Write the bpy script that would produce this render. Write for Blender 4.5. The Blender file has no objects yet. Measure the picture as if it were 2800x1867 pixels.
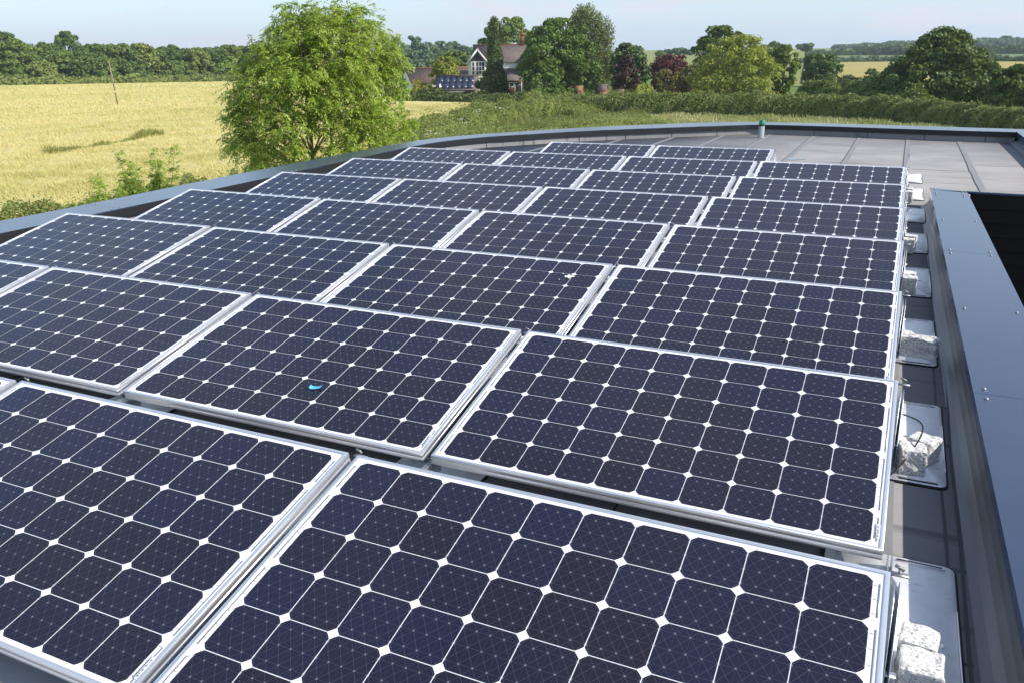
import bpy, bmesh, math, random
import numpy as np
from mathutils import Vector, Matrix

# ------------------------------------------------------------------ camera, sky, sun, exposure
S = bpy.context.scene
COL = S.collection
FPX, YAW, PITCH, ROLL = 2257.04, 0.4342, 0.3327, -0.0105      # focal length in px of the 2800 px wide photograph
CAM = np.array([-0.1162, -1.081, 1.4816])
_F = np.array([-math.sin(YAW)*math.cos(PITCH), math.cos(YAW)*math.cos(PITCH), -math.sin(PITCH)])
_r = np.array([math.cos(YAW), math.sin(YAW), 0.0]); _u = np.cross(_r, _F)
_R = math.cos(ROLL)*_r + math.sin(ROLL)*_u
_U = -math.sin(ROLL)*_r + math.cos(ROLL)*_u
cd = bpy.data.cameras.new('camera'); cam = bpy.data.objects.new('camera', cd); COL.objects.link(cam)
cd.sensor_width = 36.0; cd.lens = FPX/2800*36.0; cd.clip_start = 0.05; cd.clip_end = 9000
M = Matrix(((_R[0], _U[0], -_F[0], CAM[0]), (_R[1], _U[1], -_F[1], CAM[1]), (_R[2], _U[2], -_F[2], CAM[2]), (0, 0, 0, 1)))
cam.matrix_world = M
S.camera = cam

SUN_AZ, SUN_EL = math.radians(4), math.radians(38)             # from +X towards +Y
sdir = Vector((math.cos(SUN_AZ)*math.cos(SUN_EL), math.sin(SUN_AZ)*math.cos(SUN_EL), math.sin(SUN_EL)))
ld = bpy.data.lights.new('sun', 'SUN'); ld.energy = 4.0; ld.angle = math.radians(0.53); ld.color = (1.0, 0.93, 0.82)
sun = bpy.data.objects.new('sun', ld); COL.objects.link(sun)
sun.rotation_mode = 'QUATERNION'; sun.rotation_quaternion = sdir.to_track_quat('Z', 'Y')
sun.location = (20, 5, 30)

W = bpy.data.worlds.new('World'); S.world = W; W.use_nodes = True
nt = W.node_tree; nt.nodes.clear()
def N(t, typ, **kw):
    n = t.nodes.new(typ)
    for k, v in kw.items():
        if k == 'inp':
            for a, b in v.items(): n.inputs[a].default_value = b
        else: setattr(n, k, v)
    return n
sky = N(nt, 'ShaderNodeTexSky', sky_type='NISHITA', sun_disc=False, sun_elevation=SUN_EL,
        sun_rotation=math.pi/2-SUN_AZ, altitude=100, air_density=1.0, dust_density=0.35, ozone_density=2.2)
tc = N(nt, 'ShaderNodeTexCoord')
mp = N(nt, 'ShaderNodeMapping'); mp.inputs['Scale'].default_value = (1, 1, 4.5); mp.inputs['Location'].default_value = (3.1, 0.4, 0.0)
nz = N(nt, 'ShaderNodeTexNoise', inp={'Scale': 5.5, 'Detail': 6.0, 'Roughness': 0.55})
rp = N(nt, 'ShaderNodeValToRGB'); rp.color_ramp.elements[0].position = 0.47; rp.color_ramp.elements[1].position = 0.63
rp.color_ramp.elements[1].color = (0.8, 0.8, 0.8, 1)
mixc = N(nt, 'ShaderNodeMix', data_type='RGBA')
mixc.inputs['B'].default_value = (3.7, 3.75, 4.15, 1)
tint = N(nt, 'ShaderNodeMix', data_type='RGBA', blend_type='MULTIPLY'); tint.inputs['Factor'].default_value = 1.0
tint.inputs['B'].default_value = (1.0, 1.0, 0.97, 1)
bg = N(nt, 'ShaderNodeBackground', inp={'Strength': 0.15}); wo = N(nt, 'ShaderNodeOutputWorld')
L = nt.links.new
L(tc.outputs['Generated'], mp.inputs['Vector']); L(mp.outputs['Vector'], nz.inputs['Vector'])
L(nz.outputs['Fac'], rp.inputs['Fac']); L(rp.outputs['Color'], mixc.inputs['Factor'])
L(sky.outputs['Color'], tint.inputs['A'])
sepz = N(nt, 'ShaderNodeSeparateXYZ'); L(tc.outputs['Generated'], sepz.inputs['Vector'])
hz = N(nt, 'ShaderNodeMapRange', inp={'From Min': 0.0, 'From Max': 0.21, 'To Min': 0.92, 'To Max': 0.0}); L(sepz.outputs['Z'], hz.inputs['Value'])
air = N(nt, 'ShaderNodeMix', data_type='RGBA'); air.inputs['B'].default_value = (2.5, 3.15, 4.05, 1)
L(hz.outputs['Result'], air.inputs['Factor']); L(tint.outputs['Result'], air.inputs['A'])
L(air.outputs['Result'], mixc.inputs['A']); L(mixc.outputs['Result'], bg.inputs['Color']); L(bg.outputs['Background'], wo.inputs['Surface'])
S.view_settings.view_transform = 'Standard'; S.view_settings.look = 'None'
S.view_settings.gamma = 1.0; S.view_settings.use_curve_mapping = False
S.view_settings.exposure = 0.55
S.render.engine = 'CYCLES'
try:
    S.cycles.use_denoising = True
    S.cycles.max_bounces = 8; S.cycles.transparent_max_bounces = 8; S.cycles.volume_bounces = 0
except Exception: pass

# ------------------------------------------------------------------ helpers
rng = np.random.default_rng(7)
D2N = 2800/2352.0
def pray(u, v): return _F + (u*D2N-1400)/FPX*_R - (v*D2N-933.5)/FPX*_U
def bearing(u):
    d = pray(u, 129.0); h = math.hypot(d[0], d[1]); return d[0]/h, d[1]/h
def at(u, dist):                                   # ground-plan point at a distance on the bearing of photo column u (2352 wide)
    bx, by = bearing(u); return CAM[0]+bx*dist, CAM[1]+by*dist
def zat(u, v, dist):                               # height seen at row v at that distance
    d = pray(u, v); return CAM[2]+d[2]/math.hypot(d[0], d[1])*dist
def pt(u, v, dist):
    d = pray(u, v); return CAM+d/math.hypot(d[0], d[1])*dist
GZ = -5.4
def terrain(x, y):
    x = np.asarray(x, float); y = np.asarray(y, float)
    dx, dy = x-CAM[0], y-CAM[1]; d = np.hypot(dx, dy)
    fx, fy = -math.sin(YAW), math.cos(YAW)
    th = np.degrees(np.arctan2(dx*fy-dy*fx, dx*fx+dy*fy))
    k = np.clip((th-0)/6.0, 0, 1); k = k*k*(3-2*k)
    right = np.interp(d, [0, 140, 190, 450, 700, 800, 900, 1000, 1500, 5000], [GZ, GZ, -4.9, -3.4, -1.2, 1.5, 4.0, 5.5, 8, 8])
    left = np.interp(d, [0, 330, 420, 600, 1000, 5000], [GZ, GZ, -4.5, 2.0, 3.0, 3.0])
    return left*(1-k)+right*k

def new_obj(name, me, parent=None):
    o = bpy.data.objects.new(name, me); COL.objects.link(o)
    if parent is not None: o.parent = parent
    return o
def tag(o, label, cat, group=None, kind=None):
    o['label'] = label; o['category'] = cat
    if group: o['group'] = group
    if kind: o['kind'] = kind
    return o
def thing(name, label, cat, loc=(0, 0, 0), rot=(0, 0, 0), group=None):
    o = bpy.data.objects.new(name, None); COL.objects.link(o); o.empty_display_size = 0.1
    o.location = loc; o.rotation_euler = rot
    return tag(o, label, cat, group)
def dup(root, loc, rot=None, scale=None, label=None, group=None):
    r = root.copy(); COL.objects.link(r); r.location = loc
    if rot is not None: r.rotation_euler = rot
    if scale is not None: r.scale = scale
    if label: r['label'] = label
    if group: r['group'] = group
    for ch in list(root.children):
        c = ch.copy(); COL.objects.link(c); c.parent = r
        for g in list(ch.children):
            d = g.copy(); COL.objects.link(d); d.parent = c
    return r

class MB:
    """collects pieces (verts, faces, material slot) into ONE mesh"""
    def __init__(self): self.V = []; self.F = []; self.n = 0
    def add(self, V, F, slot=0):
        V = np.asarray(V, float).reshape(-1, 3)
        if isinstance(F, np.ndarray): self.F.append((F+self.n, slot))
        else:
            for f in F: self.F.append((np.asarray([f])+self.n, slot))
        self.V.append(V); self.n += len(V)
        return self
    def box(self, c, s, slot=0, rz=0.0, ry=0.0, rx=0.0, taper=1.0):
        x, y, z = s[0]/2, s[1]/2, s[2]/2
        V = np.array([(-x, -y, -z), (x, -y, -z), (x, y, -z), (-x, y, -z), (-x*taper, -y*taper, z), (x*taper, -y*taper, z), (x*taper, y*taper, z), (-x*taper, y*taper, z)])
        if rz or ry or rx:
            m = np.array(Matrix.Rotation(rz, 3, 'Z') @ Matrix.Rotation(ry, 3, 'Y') @ Matrix.Rotation(rx, 3, 'X')); V = V@m.T
        F = np.array([(0, 3, 2, 1), (4, 5, 6, 7), (0, 1, 5, 4), (1, 2, 6, 5), (2, 3, 7, 6), (3, 0, 4, 7)])
        return self.add(V+np.asarray(c), F, slot)
    def tube(self, P, R, n=8, slot=0, cap=True):
        P = np.asarray(P, float); R = np.broadcast_to(np.asarray(R, float), (len(P),))
        T = np.gradient(P, axis=0); T /= np.linalg.norm(T, axis=1)[:, None]+1e-9
        ref = np.array([0, 0, 1.0]) if abs(T[0][2]) < 0.9 else np.array([1.0, 0, 0])
        a = np.arange(n)*2*math.pi/n; V = []
        for p, t, r in zip(P, T, R):
            s = np.cross(t, ref); s /= np.linalg.norm(s)+1e-9; q = np.cross(s, t)
            V.append(p+r*(np.cos(a)[:, None]*s+np.sin(a)[:, None]*q))
        V = np.concatenate(V); m = len(P)
        i = np.arange(m-1)[:, None]*n; j = np.arange(n)[None, :]; k = (j+1) % n
        F = np.stack([i+j, i+k, i+n+k, i+n+j], -1).reshape(-1, 4)
        self.add(V, F, slot)
        if cap:
            self.F.append((np.array([[*range(n)][::-1]])+self.n-m*n, slot)); self.F.append((np.array([[*range(n)]])+self.n-n, slot))
        return self
    def lathe(self, prof, c=(0, 0, 0), n=20, slot=0):
        a = np.arange(n)*2*math.pi/n
        V = np.concatenate([np.stack([r*np.cos(a), r*np.sin(a), np.full(n, z)], -1) for r, z in prof])+np.asarray(c)
        m = len(prof); i = np.arange(m-1)[:, None]*n; j = np.arange(n)[None, :]; k = (j+1) % n
        self.add(V, np.stack([i+j, i+k, i+n+k, i+n+j], -1).reshape(-1, 4), slot)
        self.F.append((np.array([[*range(n)]])+self.n-n, slot))
        return self
    def prism(self, poly, z0, z1, slot=0):
        n = len(poly); p = np.asarray(poly, float)
        V = np.concatenate([np.c_[p, np.full(n, z0)], np.c_[p, np.full(n, z1)]])
        F = [tuple(range(n))[::-1], tuple(range(n, 2*n))]+[(i, (i+1) % n, n+(i+1) % n, n+i) for i in range(n)]
        return self.add(V, F, slot)
    def strip(self, A, B, slot=0):                 # quad strip between two point rows
        A = np.asarray(A, float); B = np.asarray(B, float); n = len(A)
        i = np.arange(n-1)
        return self.add(np.concatenate([A, B]), np.stack([i, i+1, n+i+1, n+i], -1), slot)
    def build(self, name, mats, parent=None, smooth=False, uv=None):
        if not isinstance(mats, (list, tuple)): mats = [mats]
        V = np.concatenate(self.V) if self.V else np.zeros((0, 3))
        me = bpy.data.meshes.new(name)
        me.vertices.add(len(V)); me.vertices.foreach_set('co', V.astype(np.float32).ravel())
        li = np.concatenate([f.ravel() for f, s in self.F]).astype(np.int32)
        cnt = np.concatenate([np.full(len(f), f.shape[1]) for f, s in self.F]).astype(np.int32)
        sl = np.concatenate([np.full(len(f), s) for f, s in self.F]).astype(np.int32)
        st = np.concatenate([[0], np.cumsum(cnt)[:-1]]).astype(np.int32)
        me.loops.add(len(li)); me.loops.foreach_set('vertex_index', li)
        me.polygons.add(len(cnt)); me.polygons.foreach_set('loop_start', st); me.polygons.foreach_set('loop_total', cnt)
        me.polygons.foreach_set('material_index', sl)
        if smooth: me.polygons.foreach_set('use_smooth', np.ones(len(cnt), bool))
        for m in mats: me.materials.append(m)
        if uv is not None:
            ul = me.uv_layers.new(name='UVMap'); ul.data.foreach_set('uv', np.asarray(uv, np.float32)[li].ravel())
        me.update(calc_edges=True); me.validate()
        return new_obj(name, me, parent)

def catmull(P, step=6):
    P = np.asarray(P, float); out = []
    Q = np.concatenate([[2*P[0]-P[1]], P, [2*P[-1]-P[-2]]])
    for i in range(1, len(Q)-2):
        a, b, c, d = Q[i-1:i+3]
        for t in np.arange(step)/step:
            out.append(0.5*((2*b)+(c-a)*t+(2*a-5*b+4*c-d)*t*t+(3*b-a-3*c+d)*t**3))
    out.append(P[-1]); return np.array(out)

# ------------------------------------------------------------------ materials
def mat(name, color, rough=0.6, metal=0.0, spec=0.5, var=0.0, vscale=8.0, vcol=None, bump=0.0, bscale=60.0, stretch=None, coat=0.0, detail=5.0):
    m = bpy.data.materials.new(name); m.use_nodes = True; t = m.node_tree; b = t.nodes['Principled BSDF']
    b.inputs['Base Color'].default_value = (*color, 1); b.inputs['Roughness'].default_value = rough
    b.inputs['Metallic'].default_value = metal; b.inputs['Specular IOR Level'].default_value = spec
    b.inputs['Coat Weight'].default_value = coat
    tcn = N(t, 'ShaderNodeTexCoord'); mpn = N(t, 'ShaderNodeMapping')
    if stretch: mpn.inputs['Scale'].default_value = stretch
    t.links.new(tcn.outputs['Object'], mpn.inputs['Vector'])
    if var > 0:
        n = N(t, 'ShaderNodeTexNoise', inp={'Scale': vscale, 'Detail': detail, 'Roughness': 0.6})
        r = N(t, 'ShaderNodeValToRGB'); r.color_ramp.elements[0].position = 0.32; r.color_ramp.elements[1].position = 0.68
        c2 = vcol if vcol else tuple(c*(1-var) for c in color)
        r.color_ramp.elements[0].color = (*color, 1); r.color_ramp.elements[1].color = (*c2, 1)
        t.links.new(mpn.outputs['Vector'], n.inputs['Vector']); t.links.new(n.outputs['Fac'], r.inputs['Fac'])
        t.links.new(r.outputs['Color'], b.inputs['Base Color'])
    if bump > 0:
        n2 = N(t, 'ShaderNodeTexNoise', inp={'Scale': bscale, 'Detail': 6.0})
        bp = N(t, 'ShaderNodeBump', inp={'Strength': bump, 'Distance': 0.02})
        t.links.new(mpn.outputs['Vector'], n2.inputs['Vector']); t.links.new(n2.outputs['Fac'], bp.inputs['Height'])
        t.links.new(bp.outputs['Normal'], b.inputs['Normal'])
    return m
def leafmat(name, c1, c2, transl=0.3, rough=0.55, spec=0.3, nscale=0.0, c3=None):
    m = bpy.data.materials.new(name); m.use_nodes = True; t = m.node_tree; b = t.nodes['Principled BSDF']; o = t.nodes['Material Output']
    g = N(t, 'ShaderNodeNewGeometry'); mx = N(t, 'ShaderNodeMix', data_type='RGBA')
    mx.inputs['A'].default_value = (*c1, 1); mx.inputs['B'].default_value = (*c2, 1)
    t.links.new(g.outputs['Random Per Island'], mx.inputs['Factor'])
    outc = mx.outputs['Result']
    if c3:
        tcn = N(t, 'ShaderNodeTexCoord'); n = N(t, 'ShaderNodeTexNoise', inp={'Scale': nscale, 'Detail': 3.0})
        r = N(t, 'ShaderNodeValToRGB'); r.color_ramp.elements[0].position = 0.42; r.color_ramp.elements[1].position = 0.62
        m2 = N(t, 'ShaderNodeMix', data_type='RGBA'); m2.inputs['B'].default_value = (*c3, 1)
        t.links.new(tcn.outputs['Object'], n.inputs['Vector']); t.links.new(n.outputs['Fac'], r.inputs['Fac'])
        t.links.new(r.outputs['Color'], m2.inputs['Factor']); t.links.new(outc, m2.inputs['A']); outc = m2.outputs['Result']
    b.inputs['Roughness'].default_value = rough; b.inputs['Specular IOR Level'].default_value = spec
    t.links.new(outc, b.inputs['Base Color'])
    tr = N(t, 'ShaderNodeBsdfTranslucent'); t.links.new(outc, tr.inputs['Color'])
    ms = N(t, 'ShaderNodeMixShader', inp={0: transl})
    t.links.new(b.outputs['BSDF'], ms.inputs[1]); t.links.new(tr.outputs['BSDF'], ms.inputs[2]); t.links.new(ms.outputs['Shader'], o.inputs['Surface'])
    return m

m_alu = mat('anodised_aluminium', (0.80, 0.81, 0.83), 0.38, 0.75, var=0.06, vscale=30)
m_galv = mat('galvanised_steel', (0.62, 0.65, 0.68), 0.36, 0.85, var=0.18, vscale=22, bump=0.04, bscale=40)
m_back = mat('white_backsheet', (0.82, 0.83, 0.85), 0.25, spec=0.5)
m_under = mat('dark_underside', (0.10, 0.10, 0.105), 0.6)  # unseen underside, coloured dark to cut bounced light and deepen the row gaps
m_bus = mat('busbar_ribbon', (0.30, 0.32, 0.36), 0.4, 0.3)
m_lab = mat('paper_label', (0.75, 0.76, 0.8), 0.6)
m_ink = mat('label_ink', (0.04, 0.04, 0.05), 0.6)
m_coping = mat('anthracite_coping', (0.040, 0.060, 0.110), 0.2, 0.05, spec=0.6, var=0.12, vscale=1.6, detail=3)
m_fascia = mat('anthracite_fascia', (0.018, 0.019, 0.021), 0.45, 0.0, spec=0.3)
m_screw = mat('screw_head', (0.30, 0.30, 0.30), 0.45, 0.7)
m_rubber = mat('black_rubber', (0.012, 0.012, 0.012), 0.8)
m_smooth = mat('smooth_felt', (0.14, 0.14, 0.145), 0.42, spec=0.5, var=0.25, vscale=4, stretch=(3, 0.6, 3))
m_lap = mat('membrane_lap', (0.245, 0.244, 0.25), 0.8, var=0.15, vscale=9)
m_dark = mat('dark_line', (0.035, 0.035, 0.038), 0.7)  # dark lines of felt laps, seams and joints, also the tray slots
m_clad = mat('black_cladding', (0.013, 0.012, 0.010), 0.7, spec=0.2)
m_wall = mat('grey_render', (0.45, 0.45, 0.43), 0.8, var=0.1)
m_bark = mat('bark', (0.16, 0.125, 0.085), 0.9, var=0.5, vscale=3, bump=0.3, bscale=20, stretch=(1, 1, 0.3))
m_ashbark = mat('ash_bark', (0.28, 0.21, 0.12), 0.85, var=0.4, vscale=5, bump=0.3, bscale=20)

# roof felt: creased, streaky, stained
def felt():
    m = bpy.data.materials.new('roof_felt'); m.use_nodes = True; t = m.node_tree; b = t.nodes['Principled BSDF']; l = t.links.new
    tcn = N(t, 'ShaderNodeTexCoord')
    mp1 = N(t, 'ShaderNodeMapping'); mp1.inputs['Scale'].default_value = (0.55, 9.0, 1); l(tcn.outputs['Object'], mp1.inputs['Vector'])
    n1 = N(t, 'ShaderNodeTexNoise', inp={'Scale': 1.0, 'Detail': 3.0, 'Roughness': 0.5}); l(mp1.outputs['Vector'], n1.inputs['Vector'])
    r1 = N(t, 'ShaderNodeValToRGB'); e = r1.color_ramp.elements; e[0].position = 0.30; e[0].color = (0.50, 0.50, 0.50, 1); e[1].position = 0.41; e[1].color = (1, 1, 1, 1)
    l(n1.outputs['Fac'], r1.inputs['Fac'])
    n2 = N(t, 'ShaderNodeTexNoise', inp={'Scale': 0.9, 'Detail': 6.0, 'Roughness': 0.65}); l(tcn.outputs['Object'], n2.inputs['Vector'])
    r2 = N(t, 'ShaderNodeValToRGB'); e = r2.color_ramp.elements; e[0].position = 0.3; e[0].color = (0.205, 0.205, 0.213, 1); e[1].position = 0.62; e[1].color = (0.285, 0.28, 0.285, 1)
    l(n2.outputs['Fac'], r2.inputs['Fac'])
    mu = N(t, 'ShaderNodeMix', data_type='RGBA', blend_type='MULTIPLY'); mu.inputs['Factor'].default_value = 0.9
    l(r2.outputs['Color'], mu.inputs['A']); l(r1.outputs['Color'], mu.inputs['B'])
    n3 = N(t, 'ShaderNodeTexNoise', inp={'Scale': 260.0, 'Detail': 2.0}); l(tcn.outputs['Object'], n3.inputs['Vector'])
    m3 = N(t, 'ShaderNodeMix', data_type='RGBA', blend_type='OVERLAY'); m3.inputs['Factor'].default_value = 0.25
    l(mu.outputs['Result'], m3.inputs['A']); l(n3.outputs['Color'], m3.inputs['B'])
    l(m3.outputs['Result'], b.inputs['Base Color'])
    b.inputs['Roughness'].default_value = 0.8; b.inputs['Specular IOR Level'].default_value = 0.12
    bp = N(t, 'ShaderNodeBump', inp={'Strength': 0.35, 'Distance': 0.02}); l(n1.outputs['Fac'], bp.inputs['Height']); l(bp.outputs['Normal'], b.inputs['Normal'])
    return m
m_felt = felt()

# solar cells: navy, each with its own tone, silver lattice of fingers
def cellmat():
    m = bpy.data.materials.new('solar_cell'); m.use_nodes = True; t = m.node_tree; b = t.nodes['Principled BSDF']; l = t.links.new
    uv = N(t, 'ShaderNodeUVMap'); sp = N(t, 'ShaderNodeSeparateXYZ'); l(uv.outputs['UV'], sp.inputs['Vector'])
    def math_(op, a, bb=None):
        n = N(t, 'ShaderNodeMath', operation=op)
        for i, q in enumerate((a, bb)):
            if q is None: continue
            if isinstance(q, (int, float)): n.inputs[i].default_value = q
            else: l(q, n.inputs[i])
        return n.outputs[0]
    a = math_('MULTIPLY', sp.outputs['X'], 4.0); c = math_('MULTIPLY', sp.outputs['Y'], 3.0)
    def line(x, w, off=0.5):
        f = math_('ABSOLUTE', math_('SUBTRACT', math_('FRACT', math_('ADD', x, off+0.5)), 0.5))
        return math_('SUBTRACT', 1.0, math_('MINIMUM', math_('DIVIDE', f, w), 1.0))
    l1 = line(a, 0.024, 0.0); l2 = line(c, 0.018, 0.5); l3 = line(math_('ADD', a, c), 0.034); l4 = line(math_('SUBTRACT', a, c), 0.034)
    def near(x, w, off): return math_('SUBTRACT', 1.0, math_('MINIMUM', math_('DIVIDE', math_('ABSOLUTE', math_('SUBTRACT', math_('FRACT', math_('ADD', x, off+0.5)), 0.5)), w), 1.0))
    node = math_('MULTIPLY', near(a, 0.10, 0.0), near(c, 0.075, 0.5))
    tot = math_('MINIMUM', math_('ADD', math_('ADD', math_('MULTIPLY', l1, 0.5), l2), math_('ADD', l3, l4)), 2.4)
    g = N(t, 'ShaderNodeNewGeometry'); ramp = N(t, 'ShaderNodeValToRGB'); e = ramp.color_ramp.elements
    e[0].color = (0.0120, 0.0112, 0.021, 1); e[1].color = (0.0118, 0.0125, 0.034, 1); e[0].position = 0.1; e[1].position = 0.95
    l(g.outputs['Random Per Island'], ramp.inputs['Fac'])
    mx = N(t, 'ShaderNodeMix', data_type='RGBA'); mx.inputs['B'].default_value = (0.30, 0.30, 0.36, 1)
    l(ramp.outputs['Color'], mx.inputs['A']); l(math_('MINIMUM', math_('ADD', math_('MULTIPLY', tot, 0.15), math_('MULTIPLY', node, 0.6)), 0.8), mx.inputs['Factor']); l(mx.outputs['Result'], b.inputs['Base Color'])
    b.inputs['Roughness'].default_value = 0.24; b.inputs['Specular IOR Level'].default_value = 0.42
    return m
m_cell = cellmat()
def granite():
    m = bpy.data.materials.new('granite'); m.use_nodes = True; t = m.node_tree; b = t.nodes['Principled BSDF']; l = t.links.new
    tcn = N(t, 'ShaderNodeTexCoord'); n = N(t, 'ShaderNodeTexNoise', inp={'Scale': 130.0, 'Detail': 4.0, 'Roughness': 0.7}); l(tcn.outputs['Object'], n.inputs['Vector'])
    r = N(t, 'ShaderNodeValToRGB'); e = r.color_ramp.elements; e[0].position = 0.33; e[0].color = (0.13, 0.13, 0.13, 1); e[1].position = 0.50; e[1].color = (0.68, 0.67, 0.65, 1)
    l(n.outputs['Fac'], r.inputs['Fac']); l(r.outputs['Color'], b.inputs['Base Color']); b.inputs['Roughness'].default_value = 0.8
    n2 = N(t, 'ShaderNodeTexNoise', inp={'Scale': 45.0, 'Detail': 6.0}); l(tcn.outputs['Object'], n2.inputs['Vector'])
    bp = N(t, 'ShaderNodeBump', inp={'Strength': 0.7, 'Distance': 0.012}); l(n2.outputs['Fac'], bp.inputs['Height']); l(bp.outputs['Normal'], b.inputs['Normal'])
    return m
m_granite = granite()
# rust-stained galvanised tray
def traymat():
    m = mat('galvanised_tray', (0.88, 0.88, 0.90), 0.36, 0.18, var=0.14, vscale=16, bump=0.03, bscale=40)
    t = m.node_tree; b = t.nodes['Principled BSDF']; l = t.links.new
    old = b.inputs['Base Color'].links[0].from_socket
    tcn = N(t, 'ShaderNodeTexCoord'); mpn = N(t, 'ShaderNodeMapping'); mpn.inputs['Scale'].default_value = (6, 14, 1)
    oi = N(t, 'ShaderNodeObjectInfo'); l(oi.outputs['Location'], mpn.inputs['Location']); l(tcn.outputs['Object'], mpn.inputs['Vector'])
    n = N(t, 'ShaderNodeTexNoise', inp={'Scale': 2.2, 'Detail': 6.0, 'Roughness': 0.7}); l(mpn.outputs['Vector'], n.inputs['Vector'])
    r = N(t, 'ShaderNodeValToRGB'); r.color_ramp.elements[0].position = 0.60; r.color_ramp.elements[1].position = 0.78; l(n.outputs['Fac'], r.inputs['Fac'])
    mx = N(t, 'ShaderNodeMix', data_type='RGBA'); mx.inputs['B'].default_value = (0.30, 0.20, 0.13, 1)
    l(old, mx.inputs['A']); l(r.outputs['Color'], mx.inputs['Factor']); l(mx.outputs['Result'], b.inputs['Base Color'])
    return m
m_tray = traymat()

exec_sections = []
# ------------------------------------------------------------------ ground, fields
m_ground = mat('grass_ground', (0.17, 0.21, 0.05), 0.95, spec=0.1, var=0.4, vscale=0.15, vcol=(0.28, 0.29, 0.11), bump=0.6, bscale=3.0, detail=9)
def cropmat(name, c1, c2, c3):
    m = bpy.data.materials.new(name); m.use_nodes = True; t = m.node_tree; b = t.nodes['Principled BSDF']; l = t.links.new
    tcn = N(t, 'ShaderNodeTexCoord')
    n1 = N(t, 'ShaderNodeTexNoise', inp={'Scale': 0.035, 'Detail': 5.0, 'Roughness': 0.6}); l(tcn.outputs['Object'], n1.inputs['Vector'])
    mp2 = N(t, 'ShaderNodeMapping'); mp2.inputs['Scale'].default_value = (0.5, 2.2, 1); mp2.inputs['Rotation'].default_value = (0, 0, -0.35); l(tcn.outputs['Object'], mp2.inputs['Vector'])
    n2 = N(t, 'ShaderNodeTexNoise', inp={'Scale': 1.6, 'Detail': 8.0, 'Roughness': 0.75}); l(mp2.outputs['Vector'], n2.inputs['Vector'])
    r1 = N(t, 'ShaderNodeValToRGB'); e = r1.color_ramp.elements; e[0].position = 0.35; e[1].position = 0.65; e[0].color = (*c1, 1); e[1].color = (*c2, 1); l(n1.outputs['Fac'], r1.inputs['Fac'])
    r2 = N(t, 'ShaderNodeValToRGB'); e = r2.color_ramp.elements; e[0].position = 0.28; e[1].position = 0.55; e[0].color = (1, 1, 1, 1); e[1].color = (0, 0, 0, 1); l(n2.outputs['Fac'], r2.inputs['Fac'])
    mx = N(t, 'ShaderNodeMix', data_type='RGBA'); mx.inputs['B'].default_value = (*c3, 1)
    l(r1.outputs['Color'], mx.inputs['A']); l(r2.outputs['Color'], mx.inputs['Factor']); l(mx.outputs['Result'], b.inputs['Base Color'])
    b.inputs['Roughness'].default_value = 0.9; b.inputs['Specular IOR Level'].default_value = 0.15
    bp = N(t, 'ShaderNodeBump', inp={'Strength': 0.5, 'Distance': 0.5}); l(n2.outputs['Fac'], bp.inputs['Height']); l(bp.outputs['Normal'], b.inputs['Normal'])
    return m
m_crop = cropmat('ripening_barley', (0.66, 0.57, 0.24), (0.60, 0.54, 0.22), (0.40, 0.38, 0.14))
m_crop2 = cropmat('far_barley', (0.42, 0.34, 0.12), (0.36, 0.32, 0.11), (0.30, 0.27, 0.09))
m_green = cropmat('green_crop', (0.13, 0.20, 0.045), (0.16, 0.23, 0.05), (0.11, 0.17, 0.04))
m_green2 = cropmat('blue_green_crop', (0.15, 0.22, 0.09), (0.17, 0.24, 0.10), (0.13, 0.19, 0.08))

def ground():
    rad = np.concatenate([[0.5], np.geomspace(8, 1750, 80)]); az = np.linspace(0, 2*math.pi, 181)[:-1]
    X = CAM[0]+rad[:, None]*np.cos(az); Y = CAM[1]+rad[:, None]*np.sin(az); Z = terrain(X, Y)
    V = np.stack([X, Y, Z], -1).reshape(-1, 3); n = len(az); m = len(rad)
    i = np.arange(m-1)[:, None]*n; j = np.arange(n)[None, :]; k = (j+1) % n
    mb = MB().add(V, np.stack([i+j, i+n+j, i+n+k, i+k], -1).reshape(-1, 4))
    o = mb.build('ground', m_ground, smooth=True); o['kind'] = 'structure'
ground()
def field(name, near, far, m, lift, nd=60, nu=90, rough=0.0):
    """a field lying between two boundary lines given as (photo column, distance) lists; lift is the height of the crop"""
    u0 = max(near[0][0], far[0][0]); u1 = min(near[-1][0], far[-1][0]); us = np.linspace(u0, u1, nu)
    a = np.interp(us, [p[0] for p in near], [p[1] for p in near]); b = np.interp(us, [p[0] for p in far], [p[1] for p in far])
    P = np.zeros((nd, nu, 3))
    for j, u in enumerate(us):
        bx, by = bearing(u); d = a[j]*(b[j]/a[j])**(np.arange(nd)/(nd-1)); P[:, j, 0] = CAM[0]+bx*d; P[:, j, 1] = CAM[1]+by*d
    P[..., 2] = terrain(P[..., 0], P[..., 1])+lift
    if rough: P[1:-1, 1:-1, 2] += rng.normal(0, rough, P[1:-1, 1:-1, 2].shape)
    i = np.arange(nd-1)[:, None]*nu; j = np.arange(nu-1)[None, :]
    F = np.stack([i+j, i+j+1, i+nu+j+1, i+nu+j], -1).reshape(-1, 4)
    mb = MB().add(P.reshape(-1, 3), F)
    for row in (P[0], P[-1][::-1]):
        low = row.copy(); low[:, 2] -= lift+0.3; mb.strip(low, row)
    o = mb.build(name, m, smooth=True); o['kind'] = 'structure'; return o
BN = [(-500, 30), (0, 33), (300, 38), (560, 46), (800, 62), (950, 86), (1060, 100), (1150, 112)]
BF = [(-500, 275), (0, 268), (300, 266), (600, 262), (700, 215), (800, 165), (900, 128), (1000, 124), (1150, 116)]
field('barley_field', BN, BF, m_crop, 0.75, nd=220, nu=260, rough=0.035)
field('far_barley_field', [(1850, 195), (2060, 190), (2400, 200), (2700, 200)], [(1850, 440), (2060, 455), (2400, 430), (2700, 430)], m_crop2, 0.5)
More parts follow.
